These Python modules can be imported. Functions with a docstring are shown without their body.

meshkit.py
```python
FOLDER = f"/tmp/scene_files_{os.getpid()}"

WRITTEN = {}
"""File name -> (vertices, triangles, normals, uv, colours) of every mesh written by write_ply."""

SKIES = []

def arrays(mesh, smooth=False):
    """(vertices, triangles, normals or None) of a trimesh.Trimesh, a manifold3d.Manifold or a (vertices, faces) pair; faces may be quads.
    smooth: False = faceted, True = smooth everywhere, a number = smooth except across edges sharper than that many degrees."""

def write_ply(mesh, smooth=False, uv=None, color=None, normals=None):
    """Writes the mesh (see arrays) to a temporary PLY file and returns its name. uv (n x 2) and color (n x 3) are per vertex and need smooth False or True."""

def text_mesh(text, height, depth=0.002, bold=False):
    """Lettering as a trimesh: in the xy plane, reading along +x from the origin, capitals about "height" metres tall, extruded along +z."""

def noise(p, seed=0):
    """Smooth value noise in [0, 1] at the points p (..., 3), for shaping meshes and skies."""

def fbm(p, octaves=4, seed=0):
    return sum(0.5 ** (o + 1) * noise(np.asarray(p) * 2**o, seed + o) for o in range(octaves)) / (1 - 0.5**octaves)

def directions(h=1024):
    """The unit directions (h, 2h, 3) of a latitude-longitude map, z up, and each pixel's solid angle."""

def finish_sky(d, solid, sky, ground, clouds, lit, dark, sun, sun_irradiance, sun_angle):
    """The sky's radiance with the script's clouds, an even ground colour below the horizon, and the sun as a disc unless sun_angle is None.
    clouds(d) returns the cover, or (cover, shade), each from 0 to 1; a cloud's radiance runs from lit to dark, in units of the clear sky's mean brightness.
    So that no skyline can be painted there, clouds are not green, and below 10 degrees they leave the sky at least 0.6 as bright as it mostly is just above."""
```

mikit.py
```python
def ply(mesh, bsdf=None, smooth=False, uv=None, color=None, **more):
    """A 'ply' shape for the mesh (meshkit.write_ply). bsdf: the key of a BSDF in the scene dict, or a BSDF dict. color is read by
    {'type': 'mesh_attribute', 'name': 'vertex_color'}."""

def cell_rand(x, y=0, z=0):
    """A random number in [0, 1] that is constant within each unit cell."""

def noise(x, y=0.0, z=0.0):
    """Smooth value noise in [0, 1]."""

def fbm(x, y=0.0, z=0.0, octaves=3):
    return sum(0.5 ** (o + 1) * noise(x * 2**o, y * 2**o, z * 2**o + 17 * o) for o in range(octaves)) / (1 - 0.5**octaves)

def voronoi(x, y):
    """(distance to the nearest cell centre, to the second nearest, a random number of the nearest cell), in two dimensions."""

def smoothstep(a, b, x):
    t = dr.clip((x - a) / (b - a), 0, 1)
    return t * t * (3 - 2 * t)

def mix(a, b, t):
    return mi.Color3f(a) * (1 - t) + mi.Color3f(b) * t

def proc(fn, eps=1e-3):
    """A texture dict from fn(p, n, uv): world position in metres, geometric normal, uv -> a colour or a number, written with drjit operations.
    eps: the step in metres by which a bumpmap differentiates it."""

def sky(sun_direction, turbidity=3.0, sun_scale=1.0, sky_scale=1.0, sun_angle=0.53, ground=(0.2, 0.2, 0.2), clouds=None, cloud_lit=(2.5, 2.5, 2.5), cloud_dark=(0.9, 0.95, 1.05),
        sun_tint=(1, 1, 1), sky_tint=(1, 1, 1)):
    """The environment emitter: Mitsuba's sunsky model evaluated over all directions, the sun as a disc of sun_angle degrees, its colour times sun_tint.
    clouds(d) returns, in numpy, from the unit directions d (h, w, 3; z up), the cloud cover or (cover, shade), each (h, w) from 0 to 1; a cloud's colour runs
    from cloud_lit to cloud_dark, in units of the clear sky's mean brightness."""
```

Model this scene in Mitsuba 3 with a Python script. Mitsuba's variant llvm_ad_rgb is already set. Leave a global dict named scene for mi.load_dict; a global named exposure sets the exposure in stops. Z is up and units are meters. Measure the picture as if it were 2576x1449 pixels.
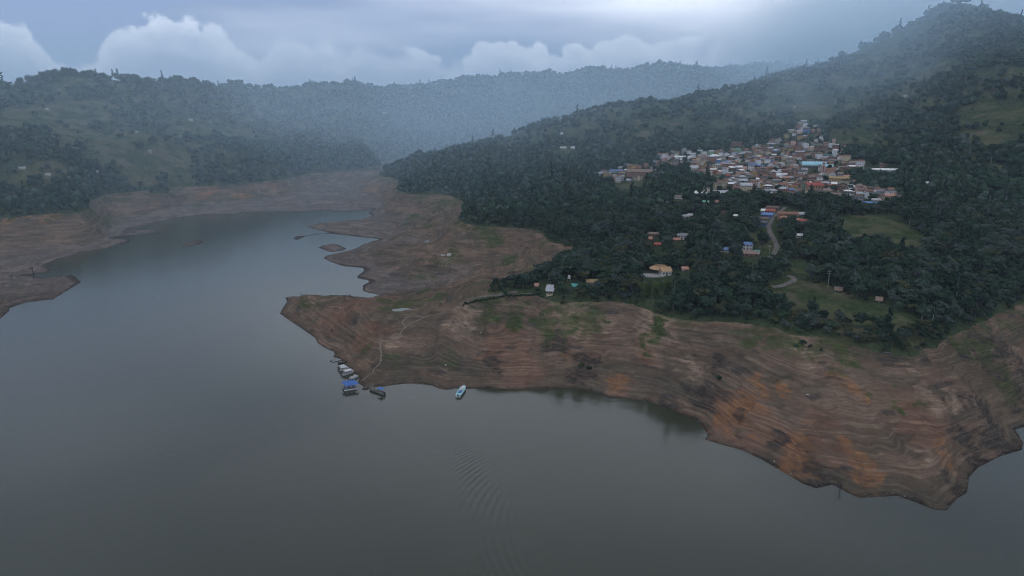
import math, random
import numpy as np, trimesh, mitsuba as mi, drjit as dr
import mikit, meshkit
from mikit import proc, noise, fbm, smoothstep, mix, cell_rand
from scipy.spatial import cKDTree
from scipy.ndimage import map_coordinates, gaussian_filter
import scipy.sparse as sp
from scipy.sparse.linalg import spsolve
import shapely, shapely.affinity
from shapely.geometry import Polygon

T = mi.ScalarTransform4f
rng = np.random.default_rng(7)
scene, labels = {}, {}

# ------------------------------------------------------------------ camera, sky, exposure
CAM_H, FOCAL, CX, CY, HORIZON = 120.0, 1717.3, 1288.0, 724.5, 300.0      # survey of the photograph, 2576 px wide
PITCH = math.atan((CY - HORIZON) / FOCAL)
cp, spi = math.cos(PITCH), math.sin(PITCH)
exposure = 2.3
HAZE = 4.2e-4
scene['camera'] = {'type': 'perspective', 'fov': 2 * math.degrees(math.atan(CX / FOCAL)), 'fov_axis': 'x', 'near_clip': 1.0, 'far_clip': 12000.0,
                   'to_world': T().look_at(origin=[0, 0, CAM_H], target=[0, cp, CAM_H - spi], up=[0, 0, 1]),
                   'medium': {'type': 'ref', 'id': 'air'}}


def ray(px, py):
    a, b = (np.asarray(px, float) - CX) / FOCAL, -(np.asarray(py, float) - CY) / FOCAL
    return np.stack([a, cp + b * spi, -spi + b * cp], -1)


def at_z(px, py, z):
    d = ray(px, py)
    t = (z - CAM_H) / d[..., 2]
    return d * np.asarray(t)[..., None] + [0, 0, CAM_H]


def at_r(px, py, r):
    d = ray(px, py)
    return d * (np.asarray(r) / np.hypot(d[..., 0], d[..., 1]))[..., None] + [0, 0, CAM_H]


def interp_dir(points):
    """azimuth -> elevation (degrees) of a profile surveyed in the photograph"""
    d = ray(*np.array(points, float).T)
    az, el = np.degrees(np.arctan2(d[:, 0], d[:, 1])), np.degrees(np.arctan2(d[:, 2], np.hypot(d[:, 0], d[:, 1])))
    return lambda a: np.interp(a, az, el)


def sstep(a, b, x):
    t = np.clip((x - a) / (b - a), 0, 1)
    return t * t * (3 - 2 * t)


def clouds(d):
    az, el = np.degrees(np.arctan2(d[..., 0], d[..., 1])), np.degrees(np.arcsin(d[..., 2]))
    p = np.stack([az, el, 0 * az], -1)
    # high stratus: long soft bands
    q = d / (0.12 + np.maximum(d[..., 2:], 0))
    strat = meshkit.fbm(q * [0.55, 0.9, 0] + [3.1, 7.7, 0], 5, 11)
    band = meshkit.fbm(p * [0.055, 0.33, 0] + [5, 1, 0], 4, 5)
    shade = 0.95 - 0.34 * sstep(8.5, 14, el) + 0.22 * sstep(36, 52, el) + (0.70 + 0.5 * sstep(12, 20, el)) * (0.5 - strat) + 0.95 * (0.5 - band)
    # the thin place in the overcast ahead, whose lower end shows at the top of the picture
    gap = np.exp(-((az - 5) / 15) ** 2 - ((el - 9.0) / 1.9) ** 2) + np.exp(-((az - 4) / 20) ** 2) * sstep(7.5, 12, el) * sstep(38, 26, el)
    shade = shade - 0.86 * np.minimum(gap, 1) - 0.58 * sstep(2, 28, az) * sstep(22, 8, el)
    # cumulus lying along the far hills
    top = interp_dir([(-400, 120), (-200, 60), (0, 38), (60, 48), (85, 95), (150, 150), (230, 150), (275, 80), (330, 60), (400, 30), (470, 48), (540, 70), (600, 125), (650, 150), (690, 95), (760, 92), (860, 112),
                      (900, 108), (990, 112), (1060, 108), (1130, 150), (1200, 112), (1290, 98), (1380, 138), (1440, 118), (1560, 92), (1700, 100), (1830, 72), (1900, 105), (2000, 100), (2100, 75), (2250, 20), (2500, -40), (2800, -60)])
    warp = meshkit.fbm(p * [0.5, 0.5, 0] + [7, 7, 0], 3, 19) - 0.5
    pw = p + 1.2 * np.stack([warp, -warp, 0 * warp], -1)
    lump = sum(0.55 ** o * np.abs(2 * meshkit.noise(pw * [0.42 * 2 ** o, 0.55 * 2 ** o, 0] + [9 + o, 3, 0], 21 + o) - 1) for o in range(5))
    edge = top(az) + 1.0 * (lump - 0.72)
    soft = 0.30 + 1.2 * sstep(0.45, 0.75, meshkit.fbm(p * [0.16, 0.3, 0] + [4, 1, 0], 3, 3))
    inside = sstep(0, 1, (edge - el) / soft)
    depth = np.clip((edge - el) / 3.6, 0, 1)
    relief = sum(0.55 ** o * np.abs(2 * meshkit.noise(pw * [0.5 * 2 ** o, 0.8 * 2 ** o, 0] + [2 + o, 8, 0], 41 + o) - 1) for o in range(4)) - 0.85
    body = 0.20 + 0.58 * depth ** 0.75 - 0.18 * relief * sstep(0, 0.12, depth) * sstep(1.1, 0.5, depth)
    front = sstep(52, 44, np.abs(az))
    shade = shade * (1 - inside * front) + body * inside * front
    return np.ones_like(az), np.clip(shade, 0, 1)


scene['daylight'] = mikit.sky((-0.1, -0.35, 0.9), turbidity=3, sun_scale=0.1, sun_angle=40, ground=(0.1, 0.1, 0.1), clouds=clouds, cloud_lit=(2.35, 2.55, 2.95), cloud_dark=(0.64, 0.87, 1.40))

# ------------------------------------------------------------------ the survey: shoreline, full-reservoir line, hills
CROPS = {'v': (0, 0, 1 / 1.56522), 'a': (2200, 400, 1.71733), 'b': (2600, 500, 3.68), 'c': (3000, 450, 3.62286), 'd': (1200, 1350, 3.68), 'e': (1100, 700, 1.98154), 'l': (0, 500, 1.71733), 'h': (2000, 0, 1.26772), 'k': (0, 0, 1.288), 'm': (1900, 950, 1.81143), 'n': (2700, 1150, 1.61036)}


def P(c, pts):
    x, y, s = CROPS[c]
    return [((x + q[0] / s) / 1.56522, (y + q[1] / s) / 1.56522) for q in pts]


Z_FULL = 26.0
shore = (P('v', [(2950, 985), (2800, 1010), (2680, 1045), (2620, 1062)])
         + P('n', [(2090, 870), (2140, 955), (2130, 1000), (2000, 1040), (1860, 1110), (1800, 1170), (1785, 1270), (1720, 1310), (1650, 1385), (1560, 1375), (1480, 1340), (1340, 1290), (1220, 1300), (1100, 1305), (1020, 1270), (930, 1222), (830, 1245),
                   (750, 1220), (650, 1160), (480, 1060), (350, 1000), (200, 960), (120, 935), (140, 905), (95, 840), (60, 815)])
         + P('m', [(1530, 1270), (1400, 1230), (1300, 1180), (1180, 1140), (1050, 1125), (900, 1115), (850, 1095), (760, 1065), (640, 1048), (500, 1045), (300, 1055), (120, 1052)])
         + P('d', [(2350, 660), (2200, 655), (2090, 680), (1960, 668), (1850, 622), (1700, 600), (1500, 590), (1300, 608), (1180, 630), (1000, 640), (930, 668), (880, 690), (820, 672), (860, 640), (800, 600), (755, 588), (790, 525), (770, 490), (700, 440), (640, 365), (560, 280),
                   (480, 222), (410, 205), (432, 160), (420, 130), (300, 80)])
         + P('e', [(300, 1290), (280, 1250), (180, 1180), (60, 1100), (5, 1060), (30, 1010), (60, 965), (45, 935), (100, 924), (200, 926), (480, 934), (560, 926), (650, 930), (700, 940), (790, 912), (860, 906), (770, 912), (650, 885), (650, 840), (700, 812), (690, 800), (610, 785), (605, 768), (660, 725), (650, 705),
                   (500, 690), (410, 660), (345, 630), (360, 610), (450, 588), (560, 565), (600, 550), (640, 525), (775, 478), (690, 470), (540, 452), (400, 437), (300, 442), (200, 458), (140, 487), (105, 475), (130, 455), (200, 452), (300, 434), (385, 430), (330, 415),
                   (210, 380), (330, 350), (500, 340), (640, 325), (720, 294), (685, 270), (735, 238), (650, 262), (560, 262), (450, 268)])
         + P('l', [(2300, 572), (2200, 568), (2000, 572), (1800, 574), (1650, 575), (1600, 586), (1400, 590), (1250, 610), (1110, 640), (1000, 662), (880, 684), (1060, 694), (1085, 716), (900, 735), (760, 750), (880, 758), (880, 775), (700, 825), (560, 850), (400, 892), (300, 940),
                   (370, 968), (300, 985), (190, 1000), (300, 1022), (490, 993), (552, 1048), (360, 1165), (190, 1182), (60, 1222), (65, 1240), (0, 1300)])
         + P('v', [(-120, 880), (-300, 960)]))
lake_xy = np.array([at_z(x, y, 0)[:2] for x, y in shore])
lake_xy = np.vstack([[(420, 40), (330, 150)], lake_xy, [(-330, 120), (-420, -100), (-420, -500), (420, -500)]])
island_px = [P('e', [(300, 545), (345, 525), (410, 514), (470, 524), (525, 552), (490, 570), (400, 580)]), P('l', [(1205, 808), (1260, 785), (1330, 757), (1380, 772), (1350, 795), (1290, 806)]),
             P('l', [(2380, 555), (2440, 545), (2500, 548), (2420, 560)])]
lake = Polygon(lake_xy).buffer(0)
for isl in island_px:
    lake = lake.difference(Polygon([at_z(x, y, 0)[:2] for x, y in isl]))
rings = []
for g in getattr(lake, 'geoms', [lake]):
    rings += [g.exterior] + list(g.interiors)
shore_pts = np.vstack([np.array([r.interpolate(s).coords[0] for s in np.arange(0, r.length, 1.5)]) for r in rings])
shore_tree = cKDTree(shore_pts)

cons = []                                                                  # x, y, z, weight


def line_z(pts, z, w=1.0):
    p = np.array(pts, float)
    zz = np.broadcast_to(z, (len(p),)).astype(float)
    for i in range(len(p) - 1):
        n = max(2, int(np.hypot(*(p[i + 1] - p[i])) / 6))
        for t in np.linspace(0, 1, n, endpoint=False):
            q, zq = p[i] * (1 - t) + p[i + 1] * t, zz[i] * (1 - t) + zz[i + 1] * t
            c = at_z(q[0], q[1], zq)
            cons.append((*c, w))


def line_r(pts, back=None, w=1.0):
    p = np.array(pts, float)
    for i in range(len(p) - 1):
        n = max(2, int(np.hypot(*(p[i + 1, :2] - p[i, :2])) / 12))
        for t in np.linspace(0, 1, n, endpoint=False):
            q = p[i] * (1 - t) + p[i + 1] * t
            c = at_r(*q)
            cons.append((*c, w))
            if back:
                k = 1 + back[0] / q[2]
                cons.append((c[0] * k, c[1] * k, c[2] - back[1], 0.5 * w))


def spots_r(pts, w=0.5):
    for q in pts:
        cons.append((*at_r(*q), w))


def spots_z(c, pts, w=0.7):
    for q in pts:
        (v,) = P(c, [q[:2]])
        cons.append((*at_z(v[0], v[1], q[2]), w))


# the line of the full reservoir, where the bare bank ends and the trees begin
line_z(P('v', [(2900, 690), (2700, 740)]) + P('n', [(2145, 70), (1900, 180), (1700, 290), (1430, 395), (1200, 375), (950, 300), (700, 240), (400, 190), (0, 165)]) + P('m', [(1250, 500), (1050, 440), (850, 430), (700, 420)])
       + P('e', [(2450, 962), (2150, 975), (2000, 905), (1750, 902), (1640, 885), (1800, 800), (2100, 668), (2330, 605), (2450, 568), (2300, 542), (2110, 492), (2030, 402), (1800, 385), (1500, 370), (1400, 335), (1410, 275), (1460, 192), (1340, 132), (1000, 122), (905, 112)])
       + P('v', [(1000, 455), (962, 440)]), Z_FULL)
line_z(P('v', [(-400, 590), (-150, 560)]) + P('l', [(0, 562), (100, 575), (300, 590), (540, 580), (600, 500), (700, 460), (1000, 430), (1200, 402), (1560, 397), (1900, 350), (2100, 312), (2500, 285)]), Z_FULL)
# headland on the right: crests and hollows of the bare bank
line_z([(1790, 1085), (1850, 1045), (1920, 1005), (2000, 958), (2060, 900)], [2, 7, 12, 17.5, 23], 0.7)
line_z([(1745, 1040), (1790, 980), (1850, 915)], [3, 9, 15], 0.7)
line_z([(2300, 930), (2380, 1000), (2450, 1062), (2490, 1090)], [22, 15, 9, 4], 0.7)
line_z([(2400, 930), (2500, 1010), (2570, 1060)], [20, 11, 3], 0.7)
line_z([(2576, 800), (2450, 850)], [22, 24], 0.5)
spots_z('n', [(1000, 700, 14), (1000, 1000, 6), (1400, 1000, 6.5), (1400, 700, 14), (1000, 480, 20.5), (1650, 1050, 6), (700, 1000, 6), (760, 870, 8.5)])
# long bank in the middle
spots_z('m', [(100, 600, 18.5), (100, 850, 9), (700, 640, 17.5), (700, 870, 8.5), (1250, 700, 17.5), (1250, 900, 9), (1600, 800, 16), (450, 640, 16.5), (600, 600, 17.5), (420, 900, 7), (700, 520, 20), (250, 530, 17.2), (0, 560, 18)])
# the tongue of land with the path
line_z(P('e', [(70, 945), (200, 939), (480, 957), (560, 943), (650, 940)]), [3, 8, 10.5, 11, 12], 1.0)
line_z(P('e', [(650, 1000), (900, 1060), (1050, 1070), (1250, 1060), (1430, 985), (1600, 920)]), [14, 15, 16, 17.5, 20, 24], 0.8)
spots_z('e', [(800, 980, 14), (1000, 960, 14.2), (1250, 960, 15.5), (1000, 920, 11), (1300, 900, 13), (960, 1170, 12.5), (500, 1150, 7), (1300, 1200, 12), (1700, 1060, 17), (1900, 1130, 17.5), (1500, 1010, 20)])
# low drained land in the middle distance
line_z(P('e', [(900, 880), (1200, 850), (1500, 770), (1800, 690), (2000, 600)]), [1.0, 3, 6.5, 10, 17], 0.7)
line_z(P('e', [(1000, 878), (1300, 830), (1600, 770), (1900, 700), (2200, 640)]), [5, 9, 12, 16, 22], 0.7)
line_z(P('e', [(560, 600), (850, 560), (1000, 590), (1150, 660), (1180, 760)]), [2.5, 6, 7.5, 7.5, 5], 0.6)
spots_z('e', [(900, 650, 5), (1160, 500, 5), (1300, 600, 7), (1500, 640, 8), (1180, 372, 12), (1000, 400, 8), (1400, 380, 13), (1700, 450, 18), (1900, 500, 17), (700, 740, 2), (900, 800, 2.0), (500, 390, 4), (750, 420, 2.5), (1000, 320, 6), (1100, 240, 13), (1250, 180, 18), (900, 210, 8), (1800, 560, 11)])
# far mud flats and the left bank
spots_z('l', [(2300, 440, 5), (2100, 500, 2.5), (2400, 500, 3), (2300, 380, 9), (1800, 500, 6), (1500, 520, 6), (1200, 560, 4.5), (900, 600, 8), (1000, 520, 14), (1400, 450, 15), (700, 680, 5), (400, 700, 9), (300, 820, 3.5), (100, 800, 6), (150, 920, 1.8), (0, 1000, 2), (0, 1150, 2.2), (200, 1100, 1.6), (420, 1050, 1.8), (0, 700, 15), (500, 620, 20)])
spots_z('v', [(1010, 405 + 40, 14)], 0.3)
# the hills: pixel and distance
line_r([(962, 438, 1180), (1010, 412, 1250), (1170, 370, 1350), (1320, 340, 1400), (1500, 292, 1450), (1700, 264, 1500), (1830, 234, 1550), (1950, 214, 1600), (2040, 186, 1600), (2150, 134, 1600), (2250, 84, 1600), (2400, 10, 1600), (2440, 14, 1600), (2500, 52, 1600), (2576, 70, 1600), (2800, 100, 1600)], (300, 70))
spots_r([(1520, 450, 880), (1640, 430, 900), (1700, 400, 960), (1900, 390, 960), (1950, 450, 800), (1950, 510, 640), (2100, 420, 900), (2250, 430, 850), (2250, 510, 640), (2030, 310, 1130), (2030, 350, 1060), (1800, 330, 1150), (1800, 300, 1220), (1500, 330, 1260), (1250, 430, 1010), (1300, 380, 1200), (1500, 380, 1080),
         (1640, 340, 1150), (1400, 430, 960), (1300, 520, 740), (1500, 520, 690), (1700, 520, 650), (2000, 270, 1280), (1800, 272, 1350), (2300, 400, 900), (2300, 300, 1080), (2300, 200, 1300), (2150, 200, 1400), (2300, 120, 1480), (2576, 500, 700), (2576, 400, 860), (2576, 300, 1000), (2576, 200, 1150), (2576, 125, 1320),
         (2800, 500, 700), (2800, 300, 980), (2800, 170, 1300), (1720, 610, 490), (1950, 600, 500), (2200, 600, 500), (2450, 600, 520), (2100, 700, 405), (1700, 700, 400), (2350, 720, 395), (2000, 760, 360), (1400, 630, 505)])
line_r([(-400, 232, 1700), (-150, 232, 1720), (0, 233, 1750), (95, 222, 1770), (125, 206, 1780), (180, 203, 1780), (255, 214, 1800), (400, 220, 1830), (560, 219, 1900), (650, 219, 1950), (800, 223, 2030), (1000, 221, 2180), (1200, 205, 2320), (1350, 190, 2420), (1500, 179, 2520), (1620, 176, 2580), (1800, 180, 2650), (2000, 185, 2700), (2400, 150, 2700)], (250, 60))
line_r([(640, 268, 1820), (760, 310, 1700), (880, 358, 1560), (960, 396, 1430)], None, 0.5)
spots_r([(-300, 400, 980), (-300, 300, 1280), (0, 450, 860), (0, 400, 1000), (0, 300, 1300), (200, 450, 880), (200, 400, 1050), (200, 300, 1380), (400, 430, 1020), (400, 370, 1180), (400, 300, 1420), (600, 400, 1180), (600, 330, 1450), (600, 280, 1620), (800, 395, 1360), (950, 405, 1420), (1000, 340, 1700), (1000, 275, 1950),
         (1080, 385, 1550), (1200, 330, 1850), (1200, 260, 2100), (1400, 290, 1950), (1400, 230, 2250), (1600, 230, 2300), (800, 270, 1850), (800, 330, 1600)])
cons = np.array(cons)

# ------------------------------------------------------------------ the base surface: a thin plate over azimuth and log distance
A0, A1, R0, R1 = -52.0, 52.0, 120.0, 3250.0
NA, NR = 340, 260


def to_grid(x, y, na=NA, nr=NR):
    return (np.degrees(np.arctan2(x, y)) - A0) / (A1 - A0) * (na - 1), np.log(np.hypot(x, y) / R0) / math.log(R1 / R0) * (nr - 1)


def solve_base():
    ga, gr = np.meshgrid(np.radians(np.linspace(A0, A1, NA)), R0 * (R1 / R0) ** np.linspace(0, 1, NR), indexing='ij')
    gx, gy = gr * np.sin(ga), gr * np.cos(ga)
    wet = shapely.contains_xy(lake, gx, gy)
    dist = shore_tree.query(np.stack([gx.ravel(), gy.ravel()], 1))[0].reshape(gx.shape)
    N = NA * NR

    def d2(n):
        return sp.diags([np.ones(n - 2), -2 * np.ones(n - 2), np.ones(n - 2)], [0, 1, 2], shape=(n - 2, n))

    def d1(n):
        return sp.diags([-np.ones(n - 1), np.ones(n - 1)], [0, 1], shape=(n - 1, n))

    Ia, Ir = sp.identity(NA), sp.identity(NR)
    L = [sp.kron(d2(NA), Ir), sp.kron(Ia, d2(NR)), 1.41 * sp.kron(d1(NA), d1(NR))]
    G = [0.12 * sp.kron(d1(NA), Ir), 0.12 * sp.kron(Ia, d1(NR))]
    q = sum((m.T @ m for m in L + G), sp.csr_matrix((N, N)))
    scale = np.clip(60.0 / gr, 0.02, 1).ravel()                            # far heights are larger
    rows, cols, vals, rhs, wts = [], [], [], [], []
    k = 0
    allc = np.vstack([cons, np.c_[shore_pts[::2], 0.3 + 0 * shore_pts[::2, :1], np.full((len(shore_pts[::2]), 1), 0.6)]])
    fi, fj = to_grid(allc[:, 0], allc[:, 1])
    for x, y, c in zip(fi, fj, allc):
        if not (0 <= x < NA - 1 and 0 <= y < NR - 1):
            continue
        i, j = int(x), int(y)
        u, v = x - i, y - j
        for a, b, w in ((0, 0, (1 - u) * (1 - v)), (1, 0, u * (1 - v)), (0, 1, (1 - u) * v), (1, 1, u * v)):
            rows.append(k), cols.append((i + a) * NR + j + b), vals.append(w)
        rhs.append(c[2]), wts.append(c[3])
        k += 1
    C = sp.csr_matrix((vals, (rows, cols)), shape=(k, N))
    W = sp.diags(np.array(wts) * 3.0)
    deep = (wet & (dist > 3)).ravel()
    D = sp.diags(deep * 0.5)
    depth = -np.minimum(0.3 * dist, 7).ravel()
    h = spsolve((q + C.T @ W @ C + D).tocsc(), C.T @ (W @ np.array(rhs)) + D @ depth)
    return h.reshape(NA, NR)


BASE = solve_base()


def base_height(x, y):
    i, j = to_grid(x, y)
    return map_coordinates(BASE, [np.clip(i, 0, NA - 1), np.clip(j, 0, NR - 1)], order=3, mode='nearest')


def ridged(p, octaves, seed):
    return sum(0.5 ** o * (1 - np.abs(2 * meshkit.noise(p * 2 ** o, seed + o) - 1)) for o in range(octaves)) / (2 - 0.5 ** (octaves - 1))


def survey_pool(c, x, y, z, rx, ry):
    (v,) = P(c, [(x, y)])
    return (*at_z(v[0], v[1], z)[:2], z, rx, ry)


POOLS = [survey_pool('e', 978, 1030, 13.8, 6.2, 3.4), survey_pool('e', 1168, 496, 5.2, 4.6, 5.0), survey_pool('e', 1228, 990, 15.0, 2.6, 1.8), survey_pool('e', 1095, 1047, 15.2, 1.8, 1.0)]


def height(x, y, detail=True):
    """(height, base height before terraces) of the ground"""
    x, y = np.asarray(x, float), np.asarray(y, float)
    h = base_height(x, y)
    wet = shapely.contains_xy(lake, x, y)
    d, _ = shore_tree.query(np.stack([x, y], -1), distance_upper_bound=60.0)
    d = np.minimum(d, 60.0)
    r = np.hypot(x, y)
    p = np.stack([x, y, 0 * x], -1)
    # spurs and gullies
    gul = ridged(p * [1 / 30, 1 / 80, 0] + [4.2, 1.7, 0], 3, 51)
    gul2 = ridged(p * [1 / 11, 1 / 30, 0] + [0.2, 5.7, 0], 2, 61)
    big = meshkit.fbm(p / 130, 4, 71) - 0.5
    # narrow runnels that cut down through the steps
    wx = x + 9 * (meshkit.fbm(p / 22 + [3, 1, 0], 3, 65) - 0.5)
    cut = np.zeros_like(h)
    for sx, sy, dep, sd in ((26, 120, 1.1, 66), (11, 60, 0.55, 67)):
        q = meshkit.noise(np.stack([wx / sx, y / sy, 0 * x + sd], -1), sd)
        cut = cut + dep * np.exp(-((q - 0.5) / 0.045) ** 2) * sstep(0.35, 0.6, meshkit.noise(np.stack([x / 50, y / 30, 0 * x], -1), sd + 5))
    scar = sstep(0.60, 0.66, meshkit.fbm(p * [1 / 22, 1 / 15, 0] + [8, 2, 0], 4, 68))
    rough = meshkit.fbm(p / 7.0, 3, 81) - 0.5
    near = sstep(900, 500, r)
    bank = sstep(34, 22, h)
    amp = sstep(2, 22, d)
    h = h - amp * bank * near * (cut + 1.1 * scar)
    h = h + amp * (bank * near * (4.6 * (gul - 0.62) + 1.3 * (gul2 - 0.6)) + (1 - bank) * (0.02 * r * big + 0.004 * r * (gul - 0.6)) + bank * (1.8 * big) + 0.35 * rough)
    far = sstep(900, 1500, r)
    rg = ridged(p * [1 / 260, 1 / 260, 0] + [1.3, 0.4, 0], 4, 91)
    h = h + far * (1 - bank) * 15 * (rg - 0.62) * sstep(0, 60, h - 26)
    slope = 0.32 + 0.25 * (meshkit.noise(p / 23, 5) - 0.5) - 0.22 * sstep(420, 520, y)
    t = sstep(2, 16, d)
    hl = np.maximum(h, 0.35) * t + slope * np.minimum(d, 16) * (1 - t)
    hl = np.minimum(hl, 0.25 + 0.85 * d) * np.where(d < 59, 1, 0) + hl * np.where(d < 59, 0, 1)
    flat = np.where(wet, -0.3 * d, hl)
    for cx, cy, cz, rx, ry in POOLS:
        q = np.hypot((x - cx) / rx, (y - cy) / ry) + 0.35 * (meshkit.noise(p / 2.5, 77) - 0.5)
        flat = flat * sstep(1.0, 2.6, q) + (1 - sstep(1.0, 2.6, q)) * (cz - 0.35 + 0.45 * sstep(0.8, 1.3, q))
    if not detail:
        return flat
    # each lake level has cut a step, some low, some as high as a man
    w = flat + 0.55 * (meshkit.fbm(p / 30, 3, 101) - 0.5) + 0.16 * rough
    out = flat
    soft = sstep(27, 24.5, flat) * sstep(0.0, 0.5, flat) * sstep(1000, 600, r)
    for cx, cy, cz, rx, ry in POOLS:
        soft = soft * sstep(1.2, 2.4, np.hypot((x - cx) / rx, (y - cy) / ry))
    for step, seed, gain in ((2.3, 8, 0.12), (0.52, 9, 0.9)):
        k = w / step
        f = k - np.floor(k)
        rr = meshkit.noise(np.stack([np.floor(k) * 3.7, x / 40, y / 40], -1), seed)
        lo = 0.15 + 0.55 * rr
        terr = (np.floor(k) + sstep(lo, lo + 0.25, f)) * step - w
        mask = sstep(0.34, 0.52, meshkit.fbm(p / (30 * step + 8) + 7 * seed, 4, 111)) * soft
        out = out + gain * mask * terr
    return np.where(wet, flat, out + (0.10 + 0.2 * (1 - bank)) * (meshkit.noise(p / 1.7, 9) - 0.5) * sstep(0, 1.5, d))


GRID = {}


def ground(x, y):
    """height of the built ground sheet under the points"""
    x, y = np.asarray(x, float), np.asarray(y, float)
    i = np.interp(np.arctan2(x, y), GRID['az'], np.arange(len(GRID['az'])))
    j = np.interp(np.hypot(x, y), GRID['rs'], np.arange(len(GRID['rs'])))
    return map_coordinates(GRID['z'], [np.atleast_1d(i), np.atleast_1d(j)], order=1, mode='nearest').reshape(np.shape(i))


def on_ground(px, py):
    """where the sight lines through these pixels of the survey meet the ground"""
    d = ray(px, py).reshape(-1, 3)
    u = d / np.hypot(d[:, 0], d[:, 1])[:, None]
    r = 155.0 * (R1 / 155.0) ** np.linspace(0, 1, 2600)
    out = []
    for q in u:
        z = CAM_H + q[2] * r
        hit = np.flatnonzero(z < np.maximum(ground(q[0] * r, q[1] * r), 0))
        k = r[hit[0]] if len(hit) else r[-1]
        out.append((q[0] * k, q[1] * k, float(max(ground(q[0] * k, q[1] * k), 0))))
    return np.array(out)


def area(c, pts):
    """a piece of land, outlined in the photograph, as a polygon on the map"""
    v = np.array(P(c, pts))
    return Polygon(on_ground(v[:, 0], v[:, 1])[:, :2]).buffer(0)


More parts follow.
